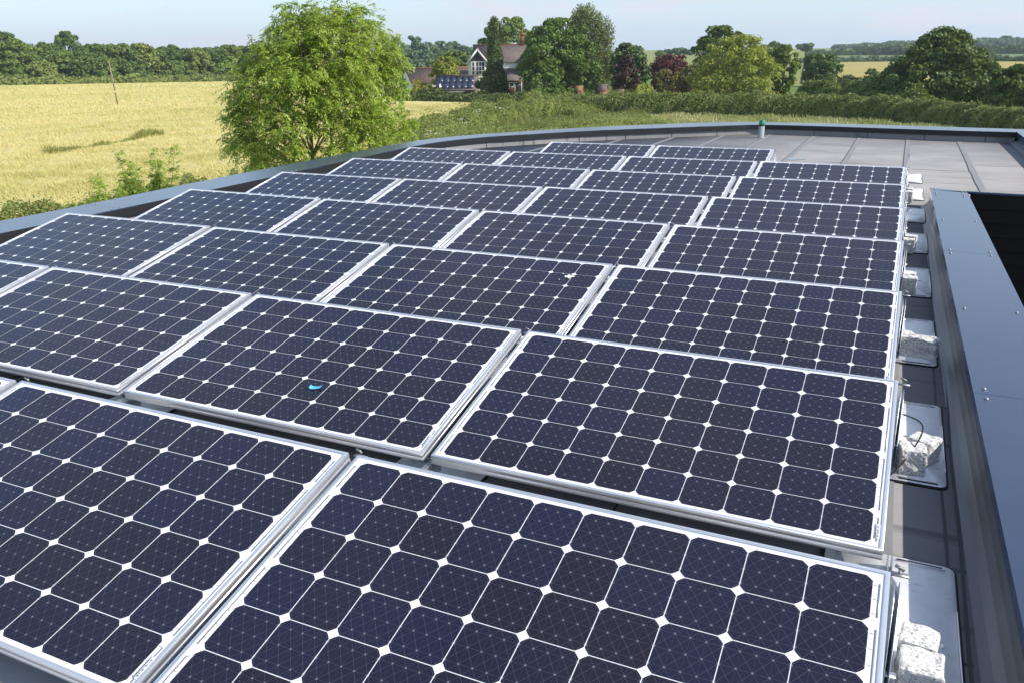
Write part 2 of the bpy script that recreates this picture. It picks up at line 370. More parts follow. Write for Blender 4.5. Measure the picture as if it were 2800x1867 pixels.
field('green_field', [(1700, 104), (2060, 104), (2400, 110)], [(1700, 185), (2060, 178), (2400, 178)], m_green, 0.15)
field('green_strip_field', [(1850, 470), (2100, 475), (2600, 470)], [(1850, 690), (2100, 700), (2600, 690)], m_green2, 0.4)
field('pale_hill_field', [(1860, 735), (2200, 735), (2600, 730)], [(1860, 935), (2200, 900), (2600, 900)], m_green2, 0.4)
field('house_meadow', [(1380, 190), (1600, 190)], [(1380, 420), (1600, 420)], m_green, 0.2)

# ------------------------------------------------------------------ the building with its roof
ZR = -0.12; ZC = 0.08
bld = thing('flat_roofed_building', 'flat roofed building with grey felt roof and curved anthracite parapet', 'building', (0, 0, 0))
PIN = [(-7.0, -6.0), (-7.02, -2), (-7.04, 1.0), (-7.07, 3.45), (-7.11, 4.63), (-7.14, 5.6), (-7.20, 6.93), (-7.28, 8.16), (-7.37, 9.5), (-7.46, 10.8), (-7.40, 11.85), (-7.08, 12.77), (-6.72, 13.3), (-5.75, 14.58), (-4.6, 15.67), (-3.4, 16.68), (-2.8, 17.10), (-1.6, 17.09), (-0.57, 16.95), (0.7, 16.78), (1.757, 16.74)]
POUT = [(-7.55, -6.0), (-7.57, -2), (-7.59, 1.0), (-7.62, 3.84), (-7.65, 4.7), (-7.72, 5.7), (-7.80, 6.9), (-7.85, 8.3), (-7.90, 9.8), (-7.93, 11.2), (-7.82, 12.3), (-7.45, 13.2), (-7.0, 13.95), (-6.03, 15.35), (-4.86, 16.57), (-3.8, 17.5), (-3.0, 17.80), (-1.75, 17.85), (-0.58, 17.78), (0.75, 17.62), (2.3, 17.42)]
pin, pout = catmull(PIN), catmull(POUT)
def nrm2(P):
    T = np.gradient(P, axis=0); T /= np.linalg.norm(T, axis=1)[:, None]; return np.c_[-T[:, 1], T[:, 0]]   # left of travel = outwards here
def z3(P, z): return np.c_[P, np.full(len(P), z)]
no = nrm2(pin)
# roof felt
RX1 = 2.0
rp_ = [tuple(p) for p in (pin+no*0.2)] + [(9.2, 16.95), (9.2, 8.62), (0.66, 8.97), (0.45, 8.95), (0.52, -6.0)]
mb = MB(); mb.prism(rp_, ZR-0.25, ZR); mb.build('roof_membrane', m_felt, bld)
# felt laps
mb = MB()
for k in range(0, 9):
    x = 0.86-0.865*k
    y0 = 8.9 if k == 0 else -4.0
    y1 = float(np.interp(x, pin[60:, 0], pin[60:, 1]))-0.02
    ys = np.linspace(y0, y1, 24); w = 0.037+0.003*rng.standard_normal(24); xo = 0.004*np.sin(ys*0.9+k)
    A = np.c_[x-w+xo, ys, np.full(24, ZR+0.004)]; B = np.c_[x+w+xo, ys, np.full(24, ZR+0.004)]; mb.strip(B, A, 0)
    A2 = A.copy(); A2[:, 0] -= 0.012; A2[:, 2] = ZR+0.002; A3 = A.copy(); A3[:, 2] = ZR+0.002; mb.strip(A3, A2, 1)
for (xa, xb, y) in ((0.05, 0.80, 12.24), (-1.7, -0.9, 15.4), (0.92, 1.7, 13.2), (-2.55, -1.77, 12.9), (-3.4, -2.65, 14.6)):
    xs = np.linspace(xa, xb, 10); yy = y+0.01*np.sin(xs*5)
    mb.strip(np.c_[xs, yy, np.full(10, ZR+0.003)], np.c_[xs, yy+0.014, np.full(10, ZR+0.003)], 1)
    if xa > 0.9:
        mb.strip(np.c_[xs, yy-0.16, np.full(10, ZR+0.003)], np.c_[xs, yy-0.15, np.full(10, ZR+0.003)], 1)
# two seams running along the gutter beside the courtyard parapet
for (x0, w) in ((0.192, 0.0045), (0.232, 0.005)):
    ys = np.linspace(-2, 8.85, 120); xs = x0+0.006*np.sin(ys*1.1+x0*40)+0.003*np.sin(ys*4.3)+(0.02*(1-ys/9) if x0 > 0.2 else 0.008)
    mb.strip(np.c_[xs+w, ys, np.full(120, ZR+0.003)], np.c_[xs-w, ys, np.full(120, ZR+0.003)], 1)
for y in (8.86, 5.95, 3.05, 1.13):
    mb.strip([(0.02 if y > 8 else 0.2, y-0.006, ZR+0.0034), (0.25, y-0.006, ZR+0.0034)], [(0.02 if y > 8 else 0.2, y+0.006, ZR+0.0034), (0.25, y+0.006, ZR+0.0034)], 1)
mb.build('membrane_lap', [m_lap, m_dark], bld)
# curved parapet: felt upstand, fascia, coping lengths, outer wall
up = pin+no*0.035
mb = MB(); mb.strip(z3(up, ZR-0.01), z3(up, ZC-0.02), 0)
s = np.concatenate([[0], np.cumsum(np.linalg.norm(np.diff(up, axis=0), axis=1))])
inn = nrm2(up)
for q in np.arange(0.6, s[-1], 1.02):
    p = np.array([np.interp(q, s, up[:, 0]), np.interp(q, s, up[:, 1])]); n = np.array([np.interp(q, s, inn[:, 0]), np.interp(q, s, inn[:, 1])]); t = np.array([n[1], -n[0]])
    for (off, w, sl) in ((0, 0.006, 1), (0.11, 0.10, 0)):
        a = p+t*(off-w)-n*0.004; b_ = p+t*(off+w)-n*0.004
        mb.strip([(*a, ZR), (*b_, ZR)], [(*a, ZC-0.02), (*b_, ZC-0.02)], sl)
mb.build('felt_upstand', [m_felt, m_dark], bld)
mb = MB(); mb.strip(z3(pin, ZC-0.095), z3(pin, ZC-0.002)); mb.strip(z3(pin+no*0.034, ZC-0.095), z3(pin, ZC-0.095)); mb.build('fascia', m_fascia, bld)
mb = MB(); po = pout-nrm2(pout)*0.04; mb.strip(z3(po, ZC-0.01), z3(po, GZ-0.2)); mb.build('wall', m_wall, bld)
sc = MB(); sc.lathe([(0.009, 0), (0.009, 0.003), (0.006, 0.007), (0.0, 0.0085)], n=10); screw0 = sc.build('screw', m_screw, None); screw_me = screw0.data; bpy.data.objects.remove(screw0)
def screw(x, y, z, parent):
    o = new_obj('screw', screw_me, parent); o.location = (x, y, z)
arc = np.concatenate([[0], np.cumsum(np.linalg.norm(np.diff(pin, axis=0), axis=1))])
joints = np.arange(1.9, arc[-1]+3, 2.95); prev = 0.0
for jn in joints:
    g = 0.002; q = np.linspace(prev+g, min(jn, arc[-1])-g, 16); prev = jn
    if q[0] >= q[-1]: break
    a = np.c_[np.interp(q, arc, pin[:, 0]), np.interp(q, arc, pin[:, 1])]; b_ = np.c_[np.interp(q, arc, pout[:, 0]), np.interp(q, arc, pout[:, 1])]
    mb = MB(); mb.strip(z3(b_, ZC), z3(a, ZC)); mb.strip(z3(a, ZC), z3(a, ZC-0.012)); mb.strip(z3(b_, ZC-0.08), z3(b_, ZC))
    cp = mb.build('coping', m_coping, bld)
    for e in (0, 7, 15):
        for f in (0.14, 0.86):
            p = a[e]*(1-f)+b_[e]*f; tt = (a[min(e+1, 15)]-a[max(e-1, 0)]); tt /= np.linalg.norm(tt); p = p+tt*(0.05 if e == 0 else -0.05 if e == 15 else 0)
            screw(p[0], p[1], ZC, cp)
# courtyard parapet on the right: covered with smooth felt, flat coping
CIN = lambda y: 0.342-0.0122*y
COUT = lambda y: 0.712-0.0146*y
YE = 9.05
ys = np.linspace(-5, YE, 60)
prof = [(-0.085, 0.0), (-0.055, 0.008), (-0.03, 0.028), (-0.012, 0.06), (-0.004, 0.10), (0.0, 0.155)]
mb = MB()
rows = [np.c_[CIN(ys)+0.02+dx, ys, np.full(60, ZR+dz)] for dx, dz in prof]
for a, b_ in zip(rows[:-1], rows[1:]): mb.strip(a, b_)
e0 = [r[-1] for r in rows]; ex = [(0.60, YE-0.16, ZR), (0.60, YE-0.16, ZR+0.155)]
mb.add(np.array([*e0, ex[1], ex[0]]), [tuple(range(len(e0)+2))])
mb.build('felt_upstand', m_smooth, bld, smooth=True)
jy = [-3.1, -0.18, 2.77, 5.72, 8.60, YE]
for a, b_ in zip(jy[:-1], jy[1:]):
    mb = MB(); y = np.linspace(a+0.0015, b_-0.0015, 6)
    yo = y.copy(); yo = np.where(y > 8.9, y-0.165, y)                # far end is cut on the skew
    i0 = np.c_[CIN(y), y, np.full(6, ZC)]; o0 = np.c_[COUT(yo), yo, np.full(6, ZC)]
    mb.strip(o0, i0); i1 = i0.copy(); i1[:, 2] -= 0.045; mb.strip(i0, i1); i2 = i1.copy(); i2[:, 0] += 0.02; mb.strip(i1, i2)
    o1 = o0.copy(); o1[:, 2] -= 0.10; mb.strip(o1, o0)
    if b_ == YE: mb.add([i0[-1], o0[-1], o1[-1], i1[-1]], [(0, 1, 2, 3)])
    cp = mb.build('coping', m_coping, bld)
    for yy in ((a+0.06, (a+b_)/2-0.1, b_-0.06) if b_-a > 1 else (a+0.06, b_-0.10)):
        screw(CIN(yy)+0.045, yy, ZC, cp); screw(COUT(yy)-0.05, yy+(0.02 if b_ < 9 else -0.16), ZC, cp)
# courtyard well: dark boarded walls
mb = MB()
def boards(p0, p1, ztop, zbot):
    p0 = np.array(p0); p1 = np.array(p1); t = (p1-p0)/np.linalg.norm(p1-p0); n = np.array([t[1], -t[0]]); z = ztop
    while z > zbot:
        q0, q1 = p0-n*0.0, p1-n*0.0
        mb.strip([(*(q0+n*0.018), z-0.14), (*(q1+n*0.018), z-0.14)], [(*q0, z), (*q1, z)])
        mb.strip([(*q0, z-0.145), (*q1, z-0.145)], [(*(q0+n*0.018), z-0.14), (*(q1+n*0.018), z-0.14)]); z -= 0.145
boards((0.62, 8.90), (9.0, 8.55), ZC-0.03, -5.0)
boards((0.74, -5), (0.60, 8.9), ZC-0.09, -5.0)
boards((9.0, 8.55), (9.0, -5), ZC, -5.0)
mb.build('courtyard_cladding', m_clad, bld)
mb = MB(); mb.box((4.9, 2, -5.05), (8.8, 15, 0.1)); mb.build('courtyard_floor', mat('courtyard_paving', (0.16, 0.17, 0.14), 0.8), bld)
mb = MB(); a = np.array([(0.585, 8.885), (9.0, 8.53)]); mb.prism([tuple(a[0]), tuple(a[1]), (9.0, 8.60), (0.585, 8.955)], ZC-0.03, ZC-0.005); tr = mb.build('courtyard_trim', m_coping, bld)
for x in (0.72, 0.745, 0.80): screw(x, 8.91-(x-0.6)*0.04, ZC-0.005, tr)
# parapet at the far side on the right
mb = MB(); XR = 1.80
mb.strip([(XR+0.03, 17.2, ZR), (XR+0.05, 8.6, ZR)], [(XR+0.03, 17.2, ZC-0.02), (XR+0.05, 8.6, ZC-0.02)]); mb.strip([(XR-0.12, 17.2, ZR+0.006), (XR-0.08, 8.6, ZR+0.006)], [(XR+0.03, 17.2, ZR+0.05), (XR+0.05, 8.6, ZR+0.05)])
mb.build('felt_upstand', m_felt, bld)
mb = MB(); mb.strip([(2.35, 17.42, ZC+0.001), (2.42, 8.6, ZC+0.001)], [(XR-0.03, 16.74, ZC+0.001), (XR, 8.6, ZC+0.001)]); mb.strip([(XR-0.03, 16.74, ZC), (XR, 8.6, ZC)], [(XR-0.03, 16.74, ZC-0.09), (XR, 8.6, ZC-0.09)])
mb.strip([(2.35, 17.42, ZC), (2.42, 8.6, ZC)][::-1], [(2.35, 17.42, GZ), (2.42, 8.6, GZ)][::-1]); mb.build('coping', m_coping, bld)

# vent pipe with a green cap
vp = thing('vent_pipe', 'grey vent pipe with green cap standing at the far parapet', 'pipe', (-2.69, 16.45, ZR))
vp.scale = (0.9, 0.9, 0.82)
MB().lathe([(0.085, 0), (0.085, 0.006), (0.068, 0.012), (0.066, 0.27), (0.060, 0.272)], n=24).build('pipe', mat('grey_plastic', (0.24, 0.27, 0.29), 0.4), vp, smooth=False)
MB().lathe([(0.058, 0.27), (0.058, 0.305), (0.056, 0.306)], n=24).build('collar', m_rubber, vp)
mb = MB(); pr = [(0.066, 0.300), (0.071, 0.312), (0.068, 0.335), (0.064, 0.36), (0.058, 0.385), (0.052, 0.40), (0.047, 0.415), (0.03, 0.424), (0.004, 0.427)]
mb.lathe(pr, n=24); V = mb.V[0]; V[:, :2] *= (1+0.05*np.sin(np.arange(len(V))*2.1)[:, None]*(V[:, 2:3] > 0.305)); mb.build('cap', mat('green_plastic', (0.02, 0.27, 0.15), 0.4, var=0.3, vscale=30), vp, smooth=True)
# little puddle on the felt
mb = MB(); a = np.linspace(0, 2*math.pi, 20)[:-1]; r = 0.09*(1+0.2*np.sin(a*3+1)); mb.add(np.c_[-1.62+1.5*r*np.cos(a), 12.95+r*np.sin(a)*1.6, np.full(19, ZR+0.0055)], [tuple(range(19))])
o = mb.build('puddle', mat('wet_film', (0.12, 0.12, 0.13), 0.05, spec=0.8)); o['kind'] = 'structure'

# ------------------------------------------------------------------ solar panels
PW, PD, TILT, GX, PY = 1.64, 0.99, 0.2279, 0.0385, 1.4366
CP, CG = 0.1565, 0.0029
def make_panel():
    root = thing('solar_panel', 'x', 'solar panel', group='solar panels in rows on the flat roof')
    # frame: profile swept round the rectangle, mitred; local x -PW..0, y 0..PD, z 0 on top
    pf = [(-0.0125, -0.004), (-0.0125, -0.0005), (-0.0115, 0.0), (-0.0008, 0.0), (0.0, -0.0008), (0.0, -0.0165), (-0.0009, -0.0172), (-0.0009, -0.0262), (0.0, -0.0270), (0.0, -0.0415), (-0.028, -0.0415), (-0.028, -0.039)]
    rows = []
    for o_, z in pf:
        rows.append([(-PW-o_, -o_, z), (o_, -o_, z), (o_, PD+o_, z), (-PW-o_, PD+o_, z)])
    # offsets are inwards when negative
    rows = []
    for o_, z in pf:
        i = -o_; rows.append([(-PW+i, i, z), (-i, i, z), (-i, PD-i, z), (-PW+i, PD-i, z)])
    V = np.array(rows).reshape(-1, 3); m = len(pf)
    F = [(4*i+j, 4*i+4+j, 4*i+4+(j+1) % 4, 4*i+(j+1) % 4) for i in range(m-1) for j in range(4)]
    MB().add(V, np.array(F)).build('frame', m_alu, root)
    mb = MB(); i = 0.011
    mb.add([(-PW+i, i, -0.0032), (-i, i, -0.0032), (-i, PD-i, -0.0032), (-PW+i, PD-i, -0.0032)], [(0, 1, 2, 3)])
    mb.add([(-PW+i, i, -0.0072), (-i, i, -0.0072), (-i, PD-i, -0.0072), (-PW+i, PD-i, -0.0072)], [(3, 2, 1, 0)], 1)
    mb.build('backsheet', [m_back, m_under], root)
    mb = MB(); uv = []; h = (CP-CG)/2; ch = 0.0165
    mx = (PW-10*CP)/2; my = (PD-6*CP)/2
    oc = []
    for sx, sy in ((1, 1), (-1, 1), (-1, -1), (1, -1)):
        p0 = (sx*h, sy*(h-ch)); p1 = (sx*(h-ch), sy*h); pm = (sx*(h-ch*0.47), sy*(h-ch*0.47))
        oc += ([p0, pm, p1] if sx*sy > 0 else [p1, pm, p0])
    oc = np.array(oc)
    for a in range(10):
        for b_ in range(6):
            c = np.array((-PW+mx+CP*(a+0.5), my+CP*(b_+0.5))); P = oc+c
            mb.add(np.c_[P, np.full(12, -0.0024)], np.arange(12)[None, :]); uv.append(oc/(2*h)+0.5)
    mb.build('cells', m_cell, root, uv=np.concatenate(uv))
    for x in (-PW+0.0225, -0.0225):
        mb = MB(); y = 0.03
        for ln in (0.13, 0.30, 0.30, 0.13):
            mb.box((x, y+ln/2, -0.0026), (0.0048, ln-0.018, 0.0006)); y += ln+0.02
        s_ = 1 if x > -1 else -1
        for b_ in range(6):
            for q in (0.2, 0.5, 0.8):
                mb.box((x-s_*0.007, my+CP*(b_+q), -0.0026), (0.012, 0.0014, 0.0006))
        mb.build('busbar', m_bus, root)
    mb = MB(); mb.box((-0.0225, 0.085, -0.0019), (0.016, 0.068, 0.0008), 0)
    y = 0.06
    for w in (3, 1, 2, 1, 1, 3, 2, 1, 2, 3, 1, 1, 2, 1, 3): mb.box((-0.0195, y, -0.0014), (0.007, 0.0009*w, 0.0003), 1); y += 0.0035
    mb.box((-0.0272, 0.085, -0.0014), (0.0012, 0.045, 0.0003), 1)
    mb.build('barcode_label', [m_lab, m_ink], root)
    return root
proto = make_panel()
ORD = ['front', 'second', 'third', 'fourth', 'fifth', 'sixth', 'seventh', 'last']
COLN = ['in the column beside the courtyard', 'in the second column from the courtyard', 'in the third column from the courtyard', 'in the column nearest the curved parapet']
first = True
for j in range(8):
    for k in range(4):
        if (j == 0 and k == 3) or (j == 7 and k in (0, 3)): continue
        loc = (-k*(PW+GX)-0.0034*j, j*PY, 0)
        lab = 'solar panel in the %s row, %s' % (ORD[j], COLN[k])
        if (j, k) == (1, 1): lab = 'solar panel with a blue tape scrap on it, second row from the front'
        if (j, k) == (2, 1): lab = 'solar panel with a white bird dropping on it, third row from the front'
        if j == 7: lab = 'solar panel in the short last row, %s' % ('next to the open felt' if k == 1 else 'closer to the curved parapet')
        rot = (TILT+rng.normal(0, 0.0012), rng.normal(0, 0.0008), rng.normal(0, 0.0006))
        if first: proto.location = loc; proto.rotation_euler = rot; proto['label'] = lab; first = False
        else: dup(proto, loc, rot, label=lab)

# ------------------------------------------------------------------ mounting bases (galvanised trays with fins) under the panel ends
def rrect(w, h, r, n=5):
    out = []
    for cx, cy, a0 in ((w/2-r, h/2-r, 0), (-w/2+r, h/2-r, 90), (-w/2+r, -h/2+r, 180), (w/2-r, -h/2+r, 270)):
        for i in range(n): a = math.radians(a0+90*i/(n-1)); out.append((cx+r*math.cos(a), cy+r*math.sin(a)))
    return out
def make_base():
    root = thing('mounting_base', 'x', 'mounting base', group='galvanised mounting bases under the panel ends')
    MB().prism(rrect(0.405, 0.875, 0.035), 0.0, 0.007).build('rubber_mat', m_rubber, root)
    mb = MB(); mb.prism(rrect(0.39, 0.86, 0.03), 0.008, 0.0105)
    for sx in (-1, 1):
        mb.box((sx*0.1935, -0.06, 0.0135), (0.003, 0.48, 0.006))
        for sy in (-1, 1):
            mb.box((sx*0.095, sy*0.405, 0.0125), (0.15, 0.0025, 0.004)); mb.box((sx*0.165, sy*0.41, 0.0135), (0.008, 0.008, 0.006))
        mb.box((sx*0.07, 0.0, 0.012), (0.07, 0.006, 0.003)); mb.box((sx*0.15, -0.005, 0.014), (0.008, 0.012, 0.008))
    mb.build('tray', m_tray, root)
    for sx in (-1, 1):
        for sy in (-1, 1): MB().box((sx*0.095, sy*0.414, 0.0112), (0.14, 0.010, 0.0012)).build('slot', m_dark, root)
        MB().box((sx*0.09, 0.012, 0.0112), (0.10, 0.006, 0.0012)).build('slot', m_dark, root)
    for x in (-0.006, 0.006):
        mb = MB(); P = np.array([(-0.38, 0.01), (-0.36, 0.05), (-0.235, 0.272), (-0.16, 0.288), (-0.13, 0.25), (0.20, 0.076), (0.345, 0.074), (0.36, 0.01)])
        mb.add(np.concatenate([np.c_[np.full(8, x-0.001), P], np.c_[np.full(8, x+0.001), P]]), [tuple(range(8))[::-1], tuple(range(8, 16))]+[(i, (i+1) % 8, 8+(i+1) % 8, 8+i) for i in range(8)])
        mb.build('fin', m_galv, root)
    mb = MB()
    mb.box((0.0, -0.165, 0.312), (0.05, 0.018, 0.004)); mb.box((0.0, -0.165, 0.322), (0.004, 0.004, 0.03)); mb.box((0.0, -0.172, 0.336), (0.026, 0.004, 0.008), ry=0.5)
    mb.build('wing_nut', m_screw, root)
    for y, z in ((-0.30, 0.10), (-0.05, 0.14), (0.20, 0.05)):
        mb = MB(); mb.box((0.0, y, z), (0.046, 0.022, 0.003)); mb.box((0.0085, y, z-0.0135), (0.003, 0.022, 0.024)); mb.box((-0.0085, y, z-0.0135), (0.003, 0.022, 0.024)); mb.build('clip', m_galv, root)
    return root
base = make_base(); first = True
BLK = {0: 'with two pale granite setts, lowest edge of picture', 1: 'with two granite setts and a black cable loop', 2: 'with one rough broken granite block', 3: 'with two granite setts, fourth tray along the gutter',
       4: 'with two granite setts, fifth tray along the gutter', 5: 'left empty beside the gutter', 6: 'with two granite setts where the felt turns sunlit', 7: 'without stones behind the last panel by the courtyard'}
for j in range(8):
    for k in range(4):
        if j == 7 and k in (0, 3): pass
        if j == 7 and k == 3: continue
        x = -k*(PW+GX)+(GX/2 if k else 0.022)-0.0034*j; y = j*PY+1.172
        if j == 7: y = 7*PY+1.172-(PY if k == 0 else 0)
        if j == 7 and k == 0: continue
        loc = (x, y, ZR+0.001)
        if k == 0: lab = 'galvanised ballast tray '+BLK[j]
        else: lab = 'galvanised mounting base in the gap behind row %s, %s gap from the courtyard' % (ORD[j], ['', 'first', 'second', 'third'][k])
        if first: base.location = loc; base['label'] = lab; first = False
        else: dup(base, loc, label=lab)
dup(base, (0.022-0.022, 6*PY+1.172+1.42, ZR+0.001), label='galvanised ballast tray '+BLK[7])

# granite setts as ballast
def sett(name, c, s, rz, label, seed, rough=0.05, sub=7):
    r = np.random.default_rng(seed)
    bm = bmesh.new(); bmesh.ops.create_cube(bm, size=1.0)
    bmesh.ops.bevel(bm, geom=bm.edges[:], offset=0.06, segments=2, affect='EDGES', profile=0.6)
    bmesh.ops.subdivide_edges(bm, edges=[e for e in bm.edges if e.calc_length() > 0.3], cuts=sub, use_grid_fill=True)
    from mathutils import noise
    for v in bm.verts:
        q = v.co*2.6+Vector((seed*3.7, seed, 0)); d = noise.fractal(q, 0.8, 2.0, 5)
        big = noise.noise(v.co*1.1+Vector((seed, 0, seed)))
        v.co += v.normal*(d*rough+big*rough*0.9)
        v.co = Vector((v.co.x*s[0], v.co.y*s[1], v.co.z*s[2]))
    me = bpy.data.meshes.new(name); bm.to_mesh(me); bm.free(); me.materials.append(m_granite)
    o = new_obj(name, me); o.location = c; o.rotation_euler = (0, 0, rz)
    return tag(o, label, 'stone', 'granite ballast stones on the trays')
def rest(h): return ZR+0.0115+h/2
sett('granite_sett', (0.100, 1.050, rest(0.105)), (0.095, 0.095, 0.105), -0.12, 'pale granite sett on the nearest tray, farther of the pair', 1)
sett('granite_sett', (0.104, 0.938, rest(0.105)), (0.102, 0.100, 0.105), -0.02, 'pale granite sett on the nearest tray, cut off by the picture edge', 2)
sett('granite_sett', (0.082, 2.283, rest(0.108)), (0.098, 0.098, 0.108), 0.14, 'square granite sett behind the black cable loop', 3)
sett('granite_sett', (0.126, 2.392, rest(0.105)), (0.098, 0.092, 0.105), -0.5, 'turned granite sett tucked behind the one with the cable', 4)
sett('granite_block', (0.115, 3.765, rest(0.10)), (0.195, 0.085, 0.115), -0.20, 'large rough broken granite block lying alone on its tray', 5, rough=0.13, sub=11)
sett('granite_sett', (0.056, 5.115, rest(0.115)), (0.095, 0.085, 0.115), 0.05, 'grey granite sett in front on the fourth tray', 6)
sett('granite_sett', (0.055, 5.250, rest(0.115)), (0.085, 0.09, 0.115), -0.05, 'granite sett at the back on the fourth tray', 7)
sett('granite_sett', (0.046, 6.45, rest(0.12)), (0.09, 0.10, 0.12), 0.02, 'grey granite sett in front on the fifth tray', 8)
sett('granite_sett', (0.062, 6.60, rest(0.12)), (0.09, 0.09, 0.12), -0.12, 'granite sett at the back on the fifth tray', 9)
sett('granite_sett', (0.030, 9.14, rest(0.125)), (0.09, 0.12, 0.125), 0.03, 'dark faced granite sett at the edge of the sunlit felt', 10)
sett('granite_sett', (0.026, 9.37, rest(0.125)), (0.09, 0.12, 0.125), 0.0, 'granite sett behind the dark faced one by the sunlit felt', 11)
# cable loop
t = np.linspace(0, 1, 30)
P = np.c_[0.006+0.105*np.sin(math.pi*t)**0.8, 2.56-0.40*t-0.02*np.sin(2*math.pi*t), 0.02-0.11*t+0.10*np.sin(math.pi*t)*0.8]
tag(MB().tube(P, 0.0032, 6).build('cable', m_rubber, smooth=True), 'thin black cable looping out from under a panel over a sett', 'cable')
# tape scrap and bird dropping on the glass
def on_panel(j, k, lx, ly, up=0.0): return (-k*(PW+GX)-0.0034*j+lx, j*PY+ly*math.cos(TILT)-up*math.sin(TILT), ly*math.sin(TILT)+up*math.cos(TILT))
o = MB(); n = 10; xs = np.linspace(0, 0.052, n); zz = 0.003+0.002*(xs/0.052-0.5)**2*8
zz[:3] += [0.016, 0.009, 0.002]; xs2 = xs.copy(); xs2[:3] = [0.010, 0.003, 0.004]
yw = 0.011+0*xs
for off in (0, 0.0012): o.strip(np.c_[xs2, -yw+0.25*xs, zz+off], np.c_[xs2, yw+0.25*xs, zz+off])
o = o.build('tape_scrap', mat('blue_tape', (0.10, 0.42, 0.72), 0.4), None); o.rotation_euler = (TILT, 0, 0.12)
tag(o, 'small curled scrap of bright blue tape lying on a solar panel', 'tape')
TAPE = o
o = MB()
for cx, cy, rr in ((0, 0, 0.022), (0.028, 0.006, 0.007), (-0.024, 0.004, 0.006), (0.012, -0.016, 0.005), (-0.05, 0.03, 0.005), (-0.045, -0.05, 0.004)):
    a = np.linspace(0, 2*math.pi, 14)[:-1]; r = rr*(1+0.35*np.sin(a*4+cx*90)); z = 0.0012
    Vv = np.c_[cx+r*np.cos(a), cy+r*np.sin(a), np.full(13, z)]; o.add(np.concatenate([Vv, [(cx, cy, z+rr*0.12)]]), [(i, (i+1) % 13, 13) for i in range(13)])
o = o.build('bird_dropping', mat('chalk_white', (0.8, 0.8, 0.78), 0.8)); o.rotation_euler = (TILT, 0, 0); tag(o, 'white splashed bird dropping on a solar panel in the third row', 'dropping')
DROP = o
def pix_on_panel(px, py, j):                         # where a sight line meets the tilted plane of row j
    d = _F+(px-1400)/FPX*_R-(py-933.5)/FPX*_U; n = np.array([0, -math.sin(TILT), math.cos(TILT)]); p0 = np.array([0, j*PY, 0.001])
    return CAM+d*((p0-CAM)@n)/(d@n)
p = pix_on_panel(862, 1064, 1); TAPE.location = p-np.array([0.03, 0, 0])
p = pix_on_panel(1556, 757, 2); DROP.location = p
# ------------------------------------------------------------------ foliage builders
def unit(v): return v/(np.linalg.norm(v, axis=-1, keepdims=True)+1e-9)
def leaf_quads(C, Nn, size, r, aspect=0.6, droop=0.0, upright=0.0):
    """diamond leaves at centres C with normals Nn"""
    n = len(C); a = unit(np.cross(Nn, r.standard_normal((n, 3))))
    if droop: a[:, 2] -= droop; a = unit(a)
    if upright: a = unit(a*(1-upright)+np.array([0, 0, 1.0])*upright); a = unit(a-Nn*np.sum(a*Nn, 1, keepdims=True)*0.8)
    b = unit(np.cross(Nn, a)); s = size*(0.65+0.7*r.random(n))[:, None]
    V = np.stack([C-a*s, C+b*s*aspect, C+a*s, C-b*s*aspect], 1).reshape(-1, 3)
    return V, np.arange(4*n).reshape(n, 4)
PROF = {
    'round': lambda t: np.sqrt(np.clip(1-(2*t-1)**2, 0, 1))*0.97+0.03,
    'oak': lambda t: np.clip(1.04*np.sqrt(np.clip(1-((t-0.30)/0.71)**2, 0, 1)), 0.05, 1),
    'tall': lambda t: np.clip(np.sqrt(np.clip(1-((t-0.42)/0.60)**2, 0, 1)), 0.06, 1)*(1-0.15*t),
    'cone': lambda t: np.clip((1-t)**1.05*0.95+0.05, 0.05, 1)*np.clip(t*7+0.45, 0, 1),
    'dome': lambda t: np.clip((1-np.clip(t, 0, 1)**1.5)**0.72*np.clip(0.78+2*t, 0, 1), 0.05, 1),
    'shrub': lambda t: np.clip(np.sqrt(np.clip(1-t**2.2, 0, 1)), 0.05, 1),
    'vase': lambda t: np.clip(0.35+0.9*t, 0, 1)*np.sqrt(np.clip(1-np.clip((t-0.62)/0.40, 0, 1)**2, 0.01, 1)),
}
def crown_mesh(R, z0, z1, prof, nclump, per, leaf, seed, clump=0.22, upb=0.35, hang=0.0, squash=0.75, shell=0.45):
    r = np.random.default_rng(seed); H = z1-z0
    t = r.random(nclump*3); w = PROF[prof](t); keep = r.random(len(t)) < w/w.max()*0.9+0.08; t = t[keep][:nclump]
    n = len(t); ang = r.random(n)*2*math.pi; rad = (shell+(1-shell)*r.random(n)**0.6)
    lob = 1+0.13*np.sin(3*ang+seed)+0.10*np.sin(2*ang+5*t*3+seed*2)
    rr = PROF[prof](t)*R*rad*lob; cs = R*clump*(0.6+0.75*r.random(n)); rr = np.maximum(rr-cs*0.35, 0)
    C = np.stack([rr*np.cos(ang), rr*np.sin(ang), z0+t*H], -1); C[:, 2] = np.minimum(C[:, 2], z1-cs*0.5)
    k = np.repeat(np.arange(n), per); d = unit(r.standard_normal((len(k), 3))); q = 0.5+0.5*r.random(len(k))**0.5
    d[:, 2] = np.abs(d[:, 2])*np.where(r.random(len(k)) < 0.72, 1, -1)
    P = C[k]+d*cs[k][:, None]*q[:, None]*np.array([1, 1, squash])
    if hang:
        P[:, 2] -= hang*r.random(len(k))**1.5*R
    nn = unit(0.75*d+np.array([0, 0, upb])+0.55*r.standard_normal((len(k), 3)))
    V, F = leaf_quads(P, nn, leaf, r, droop=0.6 if hang else 0.0)
    return V, F, C
